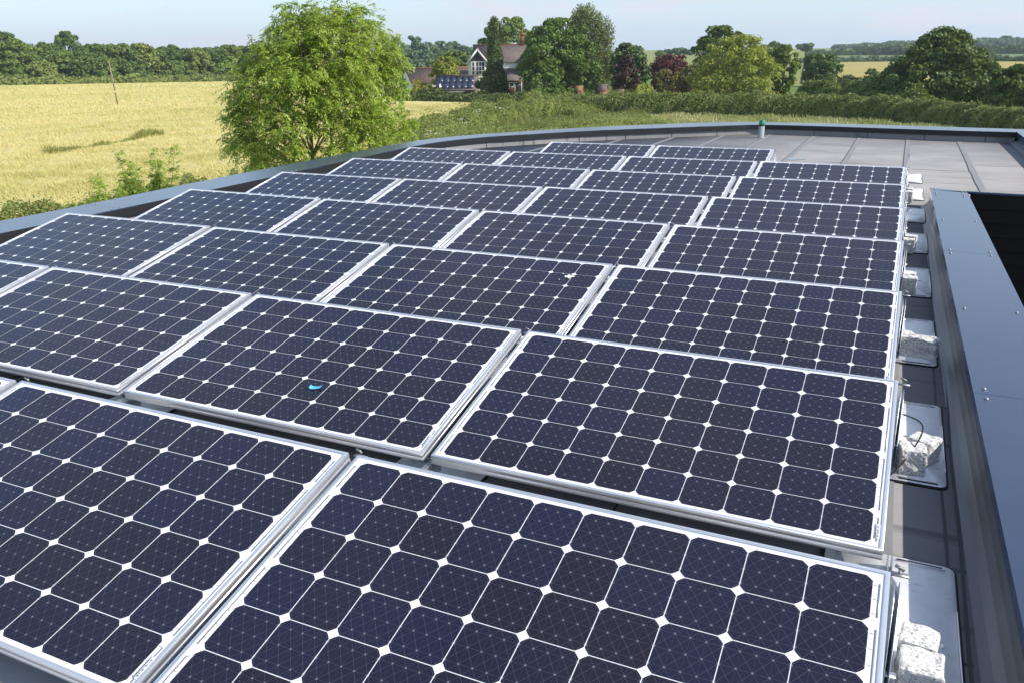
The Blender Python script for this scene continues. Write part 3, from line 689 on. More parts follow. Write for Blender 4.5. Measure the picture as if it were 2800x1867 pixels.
def limb_mesh(mb, C, z0, H, r0, seed, nl=9, top=0.75):
    r = np.random.default_rng(seed+99)
    zs = np.linspace(-0.3, z0+(H-z0)*top, 7); P = np.c_[0.04*H*np.sin(zs*0.5+seed)*0.3, 0.03*H*np.cos(zs*0.4+seed)*0.3, zs]; P[:, :2] -= P[0, :2]
    mb.tube(P, np.linspace(r0, r0*0.22, 7)*np.r_[1.35, np.ones(6)], 9)
    idx = r.permutation(len(C))[:nl]
    for i in idx:
        e = C[i]; b = np.clip(e[2]-0.35*np.hypot(e[0], e[1])-0.05*H, z0*0.5, H*0.7); f = (b+0.3)/(zs[-1]+0.3)
        s = np.array([np.interp(b, zs, P[:, 0]), np.interp(b, zs, P[:, 1]), b]); m = (s+e)/2+np.array([0, 0, 0.06*H])*r.random()
        tt = np.linspace(0, 1, 6)[:, None]; Q = (1-tt)**2*s+2*tt*(1-tt)*m+tt**2*e
        mb.tube(Q, np.linspace(r0*(1-0.75*f)*0.55+0.01, r0*0.06+0.005, 6), 6)
def tree(name, label, u, d, width, vtop, prof='round', lm=None, nclump=90, per=60, leaf=0.25, seed=1, z0f=0.16, group=None, cat='tree', bark=None, vbase=None, nl=9, clump=0.22, hang=0.0, sq=0.75, upb=0.35, r0=None, shell=0.45):
    x, y = at(u, d); zb = float(terrain(x, y)) if vbase is None else zat(u, vbase, d)
    H = zat(u, vtop, d)-zb; R = width*D2N/FPX*d/2*0.98
    root = thing(name, label, cat, (x, y, zb), (0, 0, 0), group)
    V, F, C = crown_mesh(R, H*z0f, H, prof, int(nclump*1.25), int(per*1.35), leaf*1.12, seed, clump=clump, hang=hang, squash=sq, upb=upb, shell=shell)
    MB().add(V, F).build('crown', lm, root)
    mb = MB(); limb_mesh(mb, C, H*z0f, H, r0 or max(0.05, 0.028*H), seed, nl=nl); mb.build('trunk', bark or m_bark, root, smooth=True)
    return root

L_oak = leafmat('oak_leaves', (0.075, 0.125, 0.018), (0.155, 0.195, 0.032), 0.22, nscale=0.35, c3=(0.099, 0.165, 0.033))
L_wood = leafmat('wood_leaves', (0.115, 0.185, 0.040), (0.205, 0.275, 0.062), 0.22)
L_wood2 = leafmat('paler_wood_leaves', (0.185, 0.245, 0.058), (0.265, 0.305, 0.080), 0.22)
L_wood3 = leafmat('dark_wood_leaves', (0.080, 0.145, 0.032), (0.145, 0.205, 0.046), 0.2)
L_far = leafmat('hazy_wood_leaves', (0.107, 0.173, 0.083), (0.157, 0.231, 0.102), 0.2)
L_lime = leafmat('yellow_green_leaves', (0.264, 0.314, 0.046), (0.363, 0.388, 0.066), 0.3)
L_syc = leafmat('sycamore_leaves', (0.080, 0.150, 0.024), (0.165, 0.245, 0.042), 0.25)
L_con = leafmat('cypress_fronds', (0.058, 0.107, 0.033), (0.140, 0.173, 0.049), 0.12)
L_birch = leafmat('birch_leaves', (0.140, 0.190, 0.058), (0.231, 0.256, 0.083), 0.3)
L_yew = leafmat('yew_leaves', (0.066, 0.124, 0.036), (0.140, 0.198, 0.058), 0.15)
L_purp = leafmat('purple_leaves', (0.058, 0.034, 0.028), (0.11, 0.062, 0.046), 0.2)
L_red = leafmat('copper_leaves', (0.11, 0.036, 0.034), (0.17, 0.062, 0.05), 0.25)
L_olive = leafmat('olive_leaves', (0.165, 0.165, 0.049), (0.281, 0.247, 0.074), 0.25)
L_hedge = leafmat('hedge_leaves', (0.18, 0.25, 0.055), (0.34, 0.38, 0.12), 0.4, nscale=0.5, c3=(0.22, 0.27, 0.07))
L_fhedge = leafmat('field_hedge_leaves', (0.17, 0.23, 0.055), (0.44, 0.46, 0.17), 0.35, nscale=0.7, c3=(0.20, 0.26, 0.06))
L_hedge2 = leafmat('dark_hedge_leaves', (0.091, 0.140, 0.036), (0.181, 0.214, 0.066), 0.2)
L_nettle = leafmat('nettle_leaves', (0.20, 0.26, 0.055), (0.40, 0.42, 0.13), 0.4, nscale=0.25, c3=(0.214, 0.256, 0.058))
L_bramble = leafmat('bramble_leaves', (0.124, 0.206, 0.036), (0.264, 0.314, 0.074), 0.25)
L_ash = leafmat('ash_leaflets', (0.20, 0.315, 0.035), (0.43, 0.52, 0.085), 0.45, rough=0.42, spec=0.45)
L_gold = leafmat('golden_hedge_leaves', (0.300, 0.300, 0.035), (0.360, 0.330, 0.050), 0.25)

# ------------------------------------------------------------------ near ash tree and saplings: drooping pinnate leaves
def ash_leaves(base, dirn, length, r, nl=5, wid=0.3):
    """compound leaves: paired narrow leaflets along an arching drooping stalk"""
    n = len(base); V = []; step = np.linspace(0.28, 1.0, nl)
    side = unit(np.cross(dirn, np.array([0, 0, 1.0]))+1e-4*r.standard_normal((n, 3)))
    L_ = length*(0.7+0.6*r.random(n))[:, None]; dr = (0.25+0.55*r.random(n))[:, None]
    def axis(t): return base+dirn*L_*t+np.array([0, 0, -1.0])*L_*dr*t**2
    for t in step:
        p = axis(t); tang = unit(dirn+np.array([0, 0, -1.0])*2*dr*t)
        for s in ((1, -1) if t < 0.99 else (0,)):
            ax = unit(tang*(0.55 if s else 1)+side*s*0.8+np.array([0, 0, -0.35])+0.18*r.standard_normal((n, 3)))
            ll = L_*0.36*(0.8+0.4*r.random((n, 1))); bw = unit(np.cross(ax, np.cross(side, tang)+0.35*r.standard_normal((n, 3))))
            w = ll*wid*0.5; m = p+ax*ll*0.45
            V.append(np.stack([p, m+bw*w, p+ax*ll, m-bw*w], 1))
    V = np.concatenate(V).reshape(-1, 3); return V, np.arange(len(V)).reshape(-1, 4)
def bezier(a, m, b, n=7):
    t = np.linspace(0, 1, n)[:, None]; return (1-t)**2*a+2*t*(1-t)*m+t**2*b
def ash_tree():
    d0 = 24.0; x, y = pt(742, 380, d0)[:2]; r = np.random.default_rng(21)
    root = thing('ash_tree', 'bright green multi-stemmed ash tree rising beyond the curved parapet', 'tree', (x, y, GZ))
    b = np.array([x, y, GZ]); px = D2N/FPX*d0
    bx, by = (b[:2]-CAM[:2])/np.hypot(*(b[:2]-CAM[:2])); fw = np.array([bx, by, 0]); rt = np.array([by, -bx, 0])
    def loc(u, v, dep): return pt(u, v, d0+dep)-b
    # leaf masses: (column, row, half width, half height, depth) in photo units of the 2352 px width
    lobes = [(750, 300, 42, 16, -1.1), (715, 348, 54, 12, -1.3), (790, 348, 40, 12, -1.2), (690, 285, 40, 14, -1.3), (735, 68, 84, 44, 0), (680, 98, 66, 50, 0.5), (800, 88, 70, 54, -0.3), (640, 155, 74, 54, 0.2), (740, 145, 96, 70, -0.9), (842, 140, 66, 66, 0.2), (598, 205, 56, 54, 0.0),
             (700, 205, 80, 52, -1.1), (790, 210, 82, 58, -0.8), (862, 195, 44, 58, 0.3), (582, 275, 52, 42, -0.2), (650, 268, 62, 36, -1.2), (600, 325, 56, 36, -0.6), (560, 318, 32, 36, 0.2),
             (655, 335, 46, 22, -1.0), (790, 265, 40, 26, -1.3), (838, 272, 54, 32, -0.9), (882, 290, 52, 32, -0.6), (838, 318, 66, 24, -1.0), (915, 268, 30, 18, -0.4), (850, 338, 50, 14, -1.2),
             (625, 372, 46, 18, -0.8), (705, 385, 46, 12, -0.9), (735, 36, 50, 20, 0.2), (690, 44, 26, 20, 0.3), (795, 44, 34, 18, 0.1), (858, 82, 36, 26, 0.4), (553, 250, 26, 18, 0.1), (560, 172, 18, 16, 0.2),
             (668, 26, 14, 12, 0.1), (715, 20, 14, 10, 0.2), (770, 20, 16, 10, 0), (816, 28, 14, 12, 0.1), (645, 55, 18, 16, 0.2), (612, 100, 20, 16, 0.1), (590, 140, 18, 14, 0.2), (536, 225, 16, 12, 0), (533, 280, 16, 12, 0), (535, 335, 14, 12, 0), (886, 110, 18, 14, 0.2), (908, 150, 16, 16, 0.1), (912, 200, 14, 16, 0), (945, 285, 16, 12, -0.3)]
    mb = MB(); tips = []
    stems = [(-0.35, 0.1, 712), (0.0, 0.0, 755), (0.45, -0.2, 815), (-0.1, 0.3, 690), (0.2, 0.35, 790), (-0.55, -0.3, 660)]
    st = []
    for i, (ox, oy, ut) in enumerate(stems):
        a = rt*ox*0.35+fw*oy*0.35+np.array([0, 0, -0.2]); e = loc(ut, 95+20*(i % 3), 0.6*((i % 3)-1)); m = (a+e)/2+rt*ox*1.1+np.array([0, 0, -0.6])
        P = bezier(a, m, e, 12); mb.tube(P, np.linspace(0.085, 0.018, 12), 8); st.append(P)
    B = []; Dn = []
    vol = np.array([l[2]*l[3] for l in lobes], float); ntot = 1750
    for (u, v, ru, rv, dep), w in zip(lobes, vol/vol.sum()):
        c = loc(u, v, dep); n = max(9, int(ntot*w))
        q = unit(r.standard_normal((n, 3)))*(0.25+0.75*r.random((n, 1))**0.45)
        T = c+rt*(q[:, :1]*ru*px)+fw*(q[:, 1:2]*ru*px*0.95)+np.array([0, 0, 1.0])*(q[:, 2:3]*rv*px)
        # one branch to the mass, twigs to the tips
        P = st[int(np.argmin([np.linalg.norm(s[6]-c) for s in st]))]; k = int(np.argmin(np.abs(P[:, 2]-(c[2]-0.9)))); k = min(max(k, 2), 10)
        mb.tube(bezier(P[k], (P[k]+c)/2+np.array([0, 0, 0.25]), c, 7), np.linspace(0.035, 0.012, 7), 6)
        for tp in T[::5]: mb.tube(bezier(c, (c+tp)/2+np.array([0, 0, 0.12]), tp, 4), np.linspace(0.011, 0.004, 4), 4, cap=False)
        out = unit(T-c+np.array([0, 0, 0.25])*ru*px); far = (r.random(n) < 0.14)[:, None]; T = T+far*out*(0.15+0.35*r.random((n, 1)))
        for m_ in range(6):
            B.append(T+0.05*r.standard_normal((n, 3))); Dn.append(unit(out*0.8+0.75*r.standard_normal((n, 3))*np.array([1, 1, 0.55])))
    B = np.concatenate(B); Dn = np.concatenate(Dn)
    V, F = ash_leaves(B, Dn, 0.24, r, nl=5, wid=0.36); MB().add(V, F).build('crown', L_ash, root)
    mb.build('trunk', m_ashbark, root, smooth=True)
ash_tree()
def sapling(u, vt, d, stems, label, seed, spread=0.35):
    a0 = pt(u, vt, d); x, y = a0[0], a0[1]; r = np.random.default_rng(seed); root = thing('sapling', label, 'sapling', (x, y, GZ)); H = a0[2]-GZ
    bx, by = bearing(u); rt = np.array([by, -bx, 0]); fw = np.array([bx, by, 0]); mb = MB(); B = []; Dn = []
    for i in range(stems):
        h = H*(1 if i == 0 else 0.55+0.38*r.random()); e = rt*spread*r.normal()+fw*spread*r.normal()+np.array([0, 0, h]); a = rt*0.2*r.normal()+fw*0.2*r.normal()
        P = bezier(a, (a+e)/2+rt*0.1*r.normal(), e, 10); mb.tube(P, np.linspace(0.022, 0.005, 10), 5)
        lev = np.linspace(0.42, 1.0, 11)
        for t in lev:
            p = np.array([np.interp(t*9, np.arange(10), P[:, c]) for c in range(3)]); n = 8 if t < 0.98 else 10
            for s in range(3 if t < 0.85 else 1):
                tw = unit(r.standard_normal(3)*np.array([1, 1, 0.25])+np.array([0, 0, 0.35]))*0.45*(1.1-t)*r.random()
                B.append(p+tw+0.02*r.standard_normal((n, 3))); dd = r.standard_normal((n, 3)); dd[:, 2] = np.abs(dd[:, 2])*0.5+0.25; Dn.append(unit(dd))
                if np.linalg.norm(tw) > 0.1: mb.tube(np.array([p, p+tw*0.5+np.array([0, 0, 0.03]), p+tw]), [0.006, 0.005, 0.003], 4, cap=False)
    V, F = ash_leaves(np.concatenate(B), np.concatenate(Dn), 0.26, r, nl=5, wid=0.36); MB().add(V, F).build('crown', L_ash, root); mb.build('trunk', m_ashbark, root, smooth=True)
sapling(330, 338, 30, 5, 'tall thin ash sapling above the near hedge, taller of the pair', 3, 0.45)
sapling(288, 352, 30.5, 3, 'thin ash sapling with a bare shoot, shorter of the pair in the near hedge', 4, 0.3)
sapling(255, 402, 30, 6, 'bushy low ash sapling beside the tall pair', 5, 0.55)
sapling(345, 395, 29.5, 6, 'bushy ash regrowth at the foot of the tall sapling', 9, 0.5)
sapling(190, 430, 30, 5, 'small ash sapling low in the near hedge, towards the field corner', 6, 0.45)
sapling(955, 312, 22, 5, 'young ash shoots below the big ash beside the coping', 8, 0.4)

# ------------------------------------------------------------------ hedges and rough growth
def hedge(name, label, path, height, width, lm, n, leaf, seed, cat='hedge', sprig=0.15, group=None, wild=0.25, upright=0.0, noise_=0.6):
    """path: (column, distance[, height factor]) points"""
    r = np.random.default_rng(seed); P = []
    for p in path:
        if len(p) == 4: a = pt(p[0], p[1], p[2]); P.append((a[0], a[1], (a[2]-float(terrain(a[0], a[1])))/height*p[3]*0.93))
        else: P.append((*at(p[0], p[1]), p[2] if len(p) > 2 else 1.0))
    P = np.array(P); mid = P[len(P)//2]; P = catmull(P, 8)
    s = np.concatenate([[0], np.cumsum(np.linalg.norm(np.diff(P[:, :2], axis=0), axis=1))]); q = r.random(n)*s[-1]
    c = np.stack([np.interp(q, s, P[:, i]) for i in range(3)], -1); T = np.gradient(P[:, :2], axis=0); T = unit(T); tq = unit(np.stack([np.interp(q, s, T[:, i]) for i in range(2)], -1)); nq = np.c_[-tq[:, 1], tq[:, 0]]
    hv = c[:, 2]*(1+wild*0.5*np.sin(q*1.7/height+seed)+wild*0.4*np.sin(q*4.1/height+2*seed))
    # surface of a rounded section, mostly sides and top
    a = r.random(n)*math.pi; sx = np.cos(a); sz = np.sin(a)**0.6; dep = 0.72+0.28*r.random(n)**0.5
    bump = (1+0.11*np.sin(q*2.9/width+a*3+seed)+0.09*np.sin(q*7.3/width+a*5)+0.06*np.sin(q*19/width+a*9))/1.08
    zz = sz*height*hv*dep*bump; low = r.random(n) < 0.25; zz[low] *= r.random(low.sum())
    w = width/2*dep*bump
    X = c[:, 0]+nq[:, 0]*sx*w; Y = c[:, 1]+nq[:, 1]*sx*w; zb = terrain(X, Y)
    sp = r.random(n) < 0.07; zz[sp] += sprig*height*r.random(sp.sum())
    C = np.stack([X, Y, zb+zz], -1); nn = unit(np.stack([nq[:, 0]*sx, nq[:, 1]*sx, np.sin(a)*0.9+0.15], -1)+noise_*r.standard_normal((n, 3)))
    V, F = leaf_quads(C, nn, leaf, r, aspect=0.55 if not upright else 0.36, upright=upright)
    root = thing(name, label, cat, (mid[0], mid[1], GZ), group=group); off = np.array(root.location)
    MB().add(V-off, F).build('foliage', lm, root)
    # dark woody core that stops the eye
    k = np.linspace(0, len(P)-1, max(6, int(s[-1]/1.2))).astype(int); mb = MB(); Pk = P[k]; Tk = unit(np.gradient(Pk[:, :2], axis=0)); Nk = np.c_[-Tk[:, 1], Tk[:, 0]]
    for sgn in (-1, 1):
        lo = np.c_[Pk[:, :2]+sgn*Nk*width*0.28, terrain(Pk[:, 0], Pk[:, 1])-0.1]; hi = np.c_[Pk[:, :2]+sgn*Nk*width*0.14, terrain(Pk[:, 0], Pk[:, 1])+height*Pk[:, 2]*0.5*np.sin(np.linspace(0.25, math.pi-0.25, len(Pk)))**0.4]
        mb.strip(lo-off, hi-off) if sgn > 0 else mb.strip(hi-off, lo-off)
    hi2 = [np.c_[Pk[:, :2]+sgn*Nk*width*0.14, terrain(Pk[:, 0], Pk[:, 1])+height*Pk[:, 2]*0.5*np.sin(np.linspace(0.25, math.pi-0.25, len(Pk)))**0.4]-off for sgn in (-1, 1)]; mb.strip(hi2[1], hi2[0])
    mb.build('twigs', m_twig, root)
    return root
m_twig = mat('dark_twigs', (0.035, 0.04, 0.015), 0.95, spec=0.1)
hedge('hedge', 'leafy near hedge running along the barley beyond the curved parapet', [(-260, 520, 30, 1), (-120, 500, 31, 1), (0, 480, 32, 1), (100, 460, 32.5, 1), (200, 442, 33, 1), (300, 425, 33.5, 1), (400, 405, 34.5, 1), (480, 388, 35.5, 1), (570, 366, 37, 1), (660, 350, 40, 0.9), (760, 330, 44, 0.8)], 2.6, 2.4, L_hedge, 120000, 0.05, 11, wild=0.07, sprig=0.14)
hedge('clipped_hedge', 'long clipped field hedge closing the meadow beyond the roof', [(1270, 222, 108, 1.07), (1380, 214, 106, 1.07), (1500, 213, 105, 1.07), (1650, 214, 104, 1.07), (1800, 216, 103, 1.07), (1950, 220, 101, 1.07), (2080, 227, 97, 1.07), (2200, 237, 93, 1.07), (2352, 251, 88, 1.07), (2520, 264, 84, 1.07)], 2.0, 2.4, L_fhedge, 90000, 0.15, 12, wild=0.05, sprig=0.16, upright=0.4, noise_=0.65)
hedge('bramble_hedge', 'taller bramble thicket behind the clipped hedge, left of the oak', [(1845, 205, 122, 1.07), (1870, 192, 121, 1.07), (1930, 191, 119, 1.07), (2000, 194, 116, 1.07), (2060, 204, 112, 1.07), (2130, 220, 106, 1.07)], 2.4, 3.4, L_bramble, 34000, 0.16, 13, wild=0.3)
hedge('garden_hedge', 'dark shaded hedge between the barley and the farmhouse', [(880, 134, 1.0), (930, 133, 1.05), (1000, 131, 0.95), (1080, 128, 0.75), (1150, 126, 0.8), (1230, 124, 0.8), (1290, 122, 0.8)], 2.15, 3.0, L_hedge2, 26000, 0.22, 14, wild=0.2)
hedge('field_hedge', 'hedge with gaps crossing below the far golden field', [(1930, 168, 0.8), (1960, 168, 1.0), (2010, 167, 1.0), (2060, 166, 1.0), (2100, 166, 1.0)], 2.6, 3.0, L_hedge2, 10000, 0.28, 15)
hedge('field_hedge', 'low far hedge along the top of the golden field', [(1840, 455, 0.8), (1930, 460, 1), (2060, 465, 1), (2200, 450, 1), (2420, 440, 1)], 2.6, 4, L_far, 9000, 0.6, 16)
hedge('field_hedge', 'dark far hedge higher up the slope below the woods', [(1850, 712, 0.8), (1950, 715, 1), (2000, 715, 1.3), (2200, 712, 1.2), (2450, 700, 1.2)], 4.5, 6, L_wood3, 9000, 1.0, 17)
hedge('field_hedge', 'green verge at the foot of the wood beyond the barley', [(-300, 277, 1), (0, 272, 1.2), (150, 270, 1), (300, 269, 1), (450, 268, 1), (640, 264, 0.9)], 2.6, 8, L_hedge, 16000, 0.5, 18, cat='verge', wild=0.15)
hedge('nettle_bank', 'rough nettle bank bordering the barley beside the ash', [(915, 66, 0.6), (980, 74, 0.8), (1060, 84, 1.0), (1130, 92, 1.1), (1200, 98, 1.3), (1260, 102, 1.4), (1310, 102, 1.0), (1370, 101, 0.3)], 1.9, 7.0, L_nettle, 90000, 0.12, 19, cat='nettles', sprig=0.35, wild=0.15, upright=0.5, noise_=0.6)
hedge('nettle_bank', 'lower tangle of nettles just past the curved coping', [(905, 52, 0.7), (1000, 56, 0.9), (1100, 61, 1.0), (1220, 67, 1.0), (1340, 74, 1.0), (1450, 84, 0.8)], 1.5, 12.0, L_nettle, 110000, 0.10, 20, cat='nettles', sprig=0.4, wild=0.15, upright=0.5, noise_=0.6)
hedge('golden_hedge', 'bright golden clipped hedge by the white gabled barn', [(945, 139, 0.9), (962, 139, 1), (990, 138.5, 0.9)], 3.3, 2.2, L_gold, 2500, 0.16, 22, wild=0.08)
hedge('laurel_hedge', 'yellow green laurel hedge left of the tall brick pier', [(1299, 121, 1), (1320, 121, 1), (1342, 121, 1)], 1.9, 2.2, L_lime, 2600, 0.16, 23, wild=0.08)
hedge('laurel_hedge', 'yellow green laurel hedge between the two right brick piers', [(1400, 121, 1), (1415, 121, 1), (1428, 121, 1)], 2.0, 2.2, L_lime, 2000, 0.16, 24, wild=0.08)
hedge('flower_border', 'pale leafy border in front of the copper tree', [(1445, 122, 0.8), (1480, 124, 1.25), (1510, 126, 1.0), (1560, 126, 0.6)], 2.2, 3, L_lime, 4500, 0.18, 25, cat='border', wild=0.3)

# grass and crop as blades
def blades(name, label, us, ds, n, h, w, lm, seed, cat='grass', lift=0.0, lean=0.35, dpow=1.0, mask=None):
    r = np.random.default_rng(seed); u = us[0]+(us[1]-us[0])*r.random(n); lo, hi = ds
    k = (lambda uu, q: np.interp(uu, [p[0] for p in q], [p[1] for p in q]) if isinstance(q, list) else np.full(len(uu), q))
    a, b = k(u, lo), k(u, hi); d = a*(b/a)**(r.random(n)**dpow)
    D = np.array([bearing(x) for x in np.linspace(us[0], us[1], 200)]); g = np.linspace(us[0], us[1], 200)
    X = CAM[0]+np.interp(u, g, D[:, 0])*d; Y = CAM[1]+np.interp(u, g, D[:, 1])*d; Z = terrain(X, Y)+lift
    C = np.stack([X, Y, Z], -1)
    clump = 0.75+0.5*np.sin(X*0.9+1.7*np.sin(Y*0.5))*np.sin(Y*0.8+X*0.3); hh = h*(0.55+0.8*r.random(n))*np.clip(clump, 0.45, 1.3)
    az = r.random(n)*2*math.pi; t = np.stack([np.cos(az), np.sin(az), np.zeros(n)], -1); l = np.stack([np.cos(az+1.3), np.sin(az+1.3), np.zeros(n)], -1)
    ww = w*(0.6+0.8*r.random(n))[:, None]*np.maximum(1, d/60)[:, None]; tip = C+np.array([0, 0, 1.0])*hh[:, None]+(l*lean+np.array([-0.25, -0.1, 0])*lean)*hh[:, None]*(0.4+r.random((n, 1)))
    V = np.stack([C-t*ww, C+t*ww, tip+t*ww*0.35, tip-t*ww*0.35], 1).reshape(-1, 3)
    o = MB().add(V, np.arange(4*n).reshape(n, 4)).build(name, lm); tag(o, label, cat, kind='stuff'); return o
G_mead = leafmat('meadow_grass', (0.36, 0.37, 0.14), (0.56, 0.52, 0.27), 0.3, nscale=0.12, c3=(0.27, 0.30, 0.09))
G_crop = leafmat('barley_ears', (0.63, 0.555, 0.23), (0.74, 0.66, 0.31), 0.3, nscale=0.06, c3=(0.57, 0.53, 0.20))
G_lodge = leafmat('lodged_stalks', (0.19, 0.205, 0.05), (0.44, 0.43, 0.13), 0.25)
G_rough = leafmat('rough_grass', (0.149, 0.184, 0.040), (0.287, 0.287, 0.103), 0.3, nscale=0.3, c3=(0.172, 0.207, 0.046))
blades('meadow_grass', 'sunlit pale meadow grass between roof and hedge', (1180, 2700), ([(1180, 62), (2700, 42)], [(1180, 100), (1300, 105), (1650, 103), (1950, 100), (2200, 90), (2352, 83), (2700, 76)]), 110000, 0.38, 0.022, G_mead, 31)
blades('rough_grass', 'rough tall grass among the nettles past the coping', (880, 1500), ([(880, 38), (1500, 55)], [(880, 62), (1000, 78), (1150, 95), (1280, 104), (1500, 102)]), 70000, 0.75, 0.018, G_rough, 32)
BNs = [(p[0], p[1]+0.3) for p in BN]
blades('barley_ears', 'golden standing barley with drooping ears', (-60, 1150), (BNs, [(-60, 120), (600, 120), (800, 118), (1000, 118), (1150, 114)]), 260000, 0.26, 0.016, G_crop, 33, cat='barley', lift=0.66, lean=0.8)
blades('barley_ears', 'golden barley farther out towards the wood', (-60, 900), ([(-60, 110), (700, 110), (900, 112)], [(-60, 262), (600, 256), (700, 205), (900, 126)]), 90000, 0.26, 0.02, G_crop, 34, cat='barley', lift=0.68, lean=0.8)
# lodged dark streak in the crop
LC = [(u, 67.2+12.2*((u-66)/282)**1.4) for u in range(66, 349, 12)]+[(349, 79.4)]
blades('lodged_crop', 'dark green streak of flattened barley across the near field', (66, 348), ([(u, d-0.7) for u, d in LC], [(u, d+0.7) for u, d in LC]), 4600, 0.6, 0.03, G_lodge, 35, cat='barley', lift=0.5, lean=0.5)

# ------------------------------------------------------------------ trees
# wood beyond the barley: 6 kinds of crown, each tree its own object
WG = 'trees of the wood beyond the barley field'
wl = [(6, 292, 70, 70, 'tall', L_wood3, 'tall tree with a leaning crown at the left end of the wood'), (38, 280, 66, 84, 'round', L_wood, None), (76, 284, 62, 92, 'round', L_wood, None), (108, 288, 60, 92, 'round', L_wood3, None),
      (158, 330, 52, 72, 'round', L_wood3, 'tall round-headed tree standing up above the wood'), (140, 281, 70, 112, 'oak', L_wood, None), (188, 279, 60, 112, 'oak', L_wood3, None), (212, 283, 74, 96, 'round', L_wood3, None), (246, 285, 66, 97, 'round', L_wood, None), (288, 283, 62, 94, 'round', L_wood, None),
      (325, 284, 74, 95, 'round', L_wood2, None), (362, 288, 60, 108, 'round', L_wood3, None), (396, 292, 72, 98, 'round', L_wood3, None), (428, 280, 58, 108, 'oak', L_wood3, None), (455, 276, 60, 104, 'oak', L_wood2, 'pale yellow green tree at the front edge of the wood'),
      (492, 292, 66, 104, 'round', L_wood3, None), (525, 294, 62, 98, 'round', L_wood, None), (552, 290, 56, 100, 'round', L_wood2, None), (585, 288, 60, 96, 'round', L_wood3, None), (620, 286, 62, 98, 'round', L_wood, None), (655, 290, 64, 100, 'round', L_wood, None), (890, 290, 64, 100, 'round', L_wood, None),
      (25, 276, 50, 130, 'shrub', L_wood, None), (90, 275, 54, 132, 'shrub', L_wood2, None), (240, 275, 54, 128, 'shrub', L_wood, None), (300, 274, 56, 136, 'shrub', L_wood3, None), (400, 274, 60, 134, 'shrub', L_wood, None), (520, 274, 60, 138, 'shrub', L_wood, None), (-30, 284, 70, 88, 'round', L_wood, None), (-80, 284, 70, 92, 'round', L_wood, None)]
for i, (u, d, w, vt, pf, lm, lab) in enumerate(wl):
    tree('tree', lab or 'leafy green tree standing shoulder to shoulder in the wood beyond the barley', u, d, w*1.12, vt+(2 if lab and 'tall' in lab else 8), pf, lm, 90, 70, 0.31, 100+i, z0f=0.05, group=WG, nl=4, clump=0.24)
HG = 'trees of the wooded hill behind the farmhouse'
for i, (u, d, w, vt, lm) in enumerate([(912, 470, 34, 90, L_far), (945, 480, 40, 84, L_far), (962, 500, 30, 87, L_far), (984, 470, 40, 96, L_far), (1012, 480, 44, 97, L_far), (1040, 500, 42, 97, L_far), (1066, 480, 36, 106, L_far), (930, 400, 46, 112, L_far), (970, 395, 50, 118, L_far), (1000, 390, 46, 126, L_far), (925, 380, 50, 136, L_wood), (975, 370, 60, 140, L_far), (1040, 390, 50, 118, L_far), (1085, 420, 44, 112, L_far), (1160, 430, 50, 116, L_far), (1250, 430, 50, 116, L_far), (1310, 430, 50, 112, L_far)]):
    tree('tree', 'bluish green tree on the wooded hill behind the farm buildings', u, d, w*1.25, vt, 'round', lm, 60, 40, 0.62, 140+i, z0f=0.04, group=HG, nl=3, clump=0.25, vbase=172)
tree('tree', 'broad green garden tree between barn and hill', 1046, 215, 84, 120, 'round', L_wood, 90, 50, 0.34, 160, z0f=0.1)
tree('tree', 'low yellow green tree in front of the barn roof', 1022, 152, 62, 130, 'round', L_lime, 80, 46, 0.2, 161, z0f=0.2, clump=0.2)
tree('conifer', 'dark drooping conifer in front of the farmhouse', 1136, 134, 66, 38, 'cone', L_con, 230, 60, 0.16, 162, z0f=0.03, hang=0.55, sq=0.6, upb=0.1, clump=0.24)
tree('tree', 'loose grey green tree behind the farmhouse roof', 1165, 200, 132, 42, 'round', L_wood, 120, 60, 0.27, 163, z0f=0.2, clump=0.18)
tree('sycamore', 'huge dense dark green sycamore beside the farmhouse', 1278, 132, 172, 46, 'oak', L_syc, 190, 90, 0.20, 164, z0f=0.06, clump=0.17, shell=0.6)
tree('birch', 'tall weeping birch behind the sycamore, top of the skyline', 1348, 146, 122, 9, 'tall', L_birch, 210, 120, 0.13, 165, z0f=0.12, hang=0.6, sq=1.2, clump=0.2)
tree('tree', 'leafy bush of the garden below the sycamore', 1255, 122, 90, 170, 'shrub', L_syc, 60, 60, 0.17, 166, z0f=0.05)
tree('yew', 'dense rounded dark yew beside the birch', 1450, 132, 92, 98, 'tall', L_yew, 120, 70, 0.17, 167, z0f=0.04, clump=0.2)
tree('purple_tree', 'blackish purple leaved small tree in front of the yew', 1440, 124, 66, 128, 'oak', L_purp, 80, 60, 0.15, 168, z0f=0.04, clump=0.2)
tree('copper_tree', 'deep red copper leaved tree right of the yew', 1540, 150, 92, 128, 'round', L_red, 100, 60, 0.18, 169, z0f=0.05)
tree('tree', 'small brown green tree with a pale slanting trunk', 1530, 126, 56, 162, 'vase', L_olive, 50, 50, 0.14, 170, z0f=0.25, r0=0.12)
tree('tree', 'rusty olive tree between copper tree and pale hawthorn', 1598, 132, 84, 148, 'round', L_olive, 90, 55, 0.16, 171, z0f=0.12)
tree('tree', 'dark tree top rising behind the pale hawthorn', 1655, 165, 116, 62, 'round', L_oak, 120, 55, 0.24, 172, z0f=0.1, clump=0.17)
tree('hawthorn', 'wide pale yellow green hawthorn above the clipped hedge', 1695, 122, 176, 84, 'oak', L_lime, 190, 75, 0.14, 173, z0f=0.04, clump=0.16)
tree('tree', 'slender light green tree right of the hawthorn', 1803, 126, 76, 105, 'vase', L_bramble, 90, 60, 0.16, 174, z0f=0.08, clump=0.18)
tree('tree', 'round grey green willow behind the slender tree', 1745, 210, 70, 102, 'round', L_birch, 70, 50, 0.28, 175, z0f=0.05)
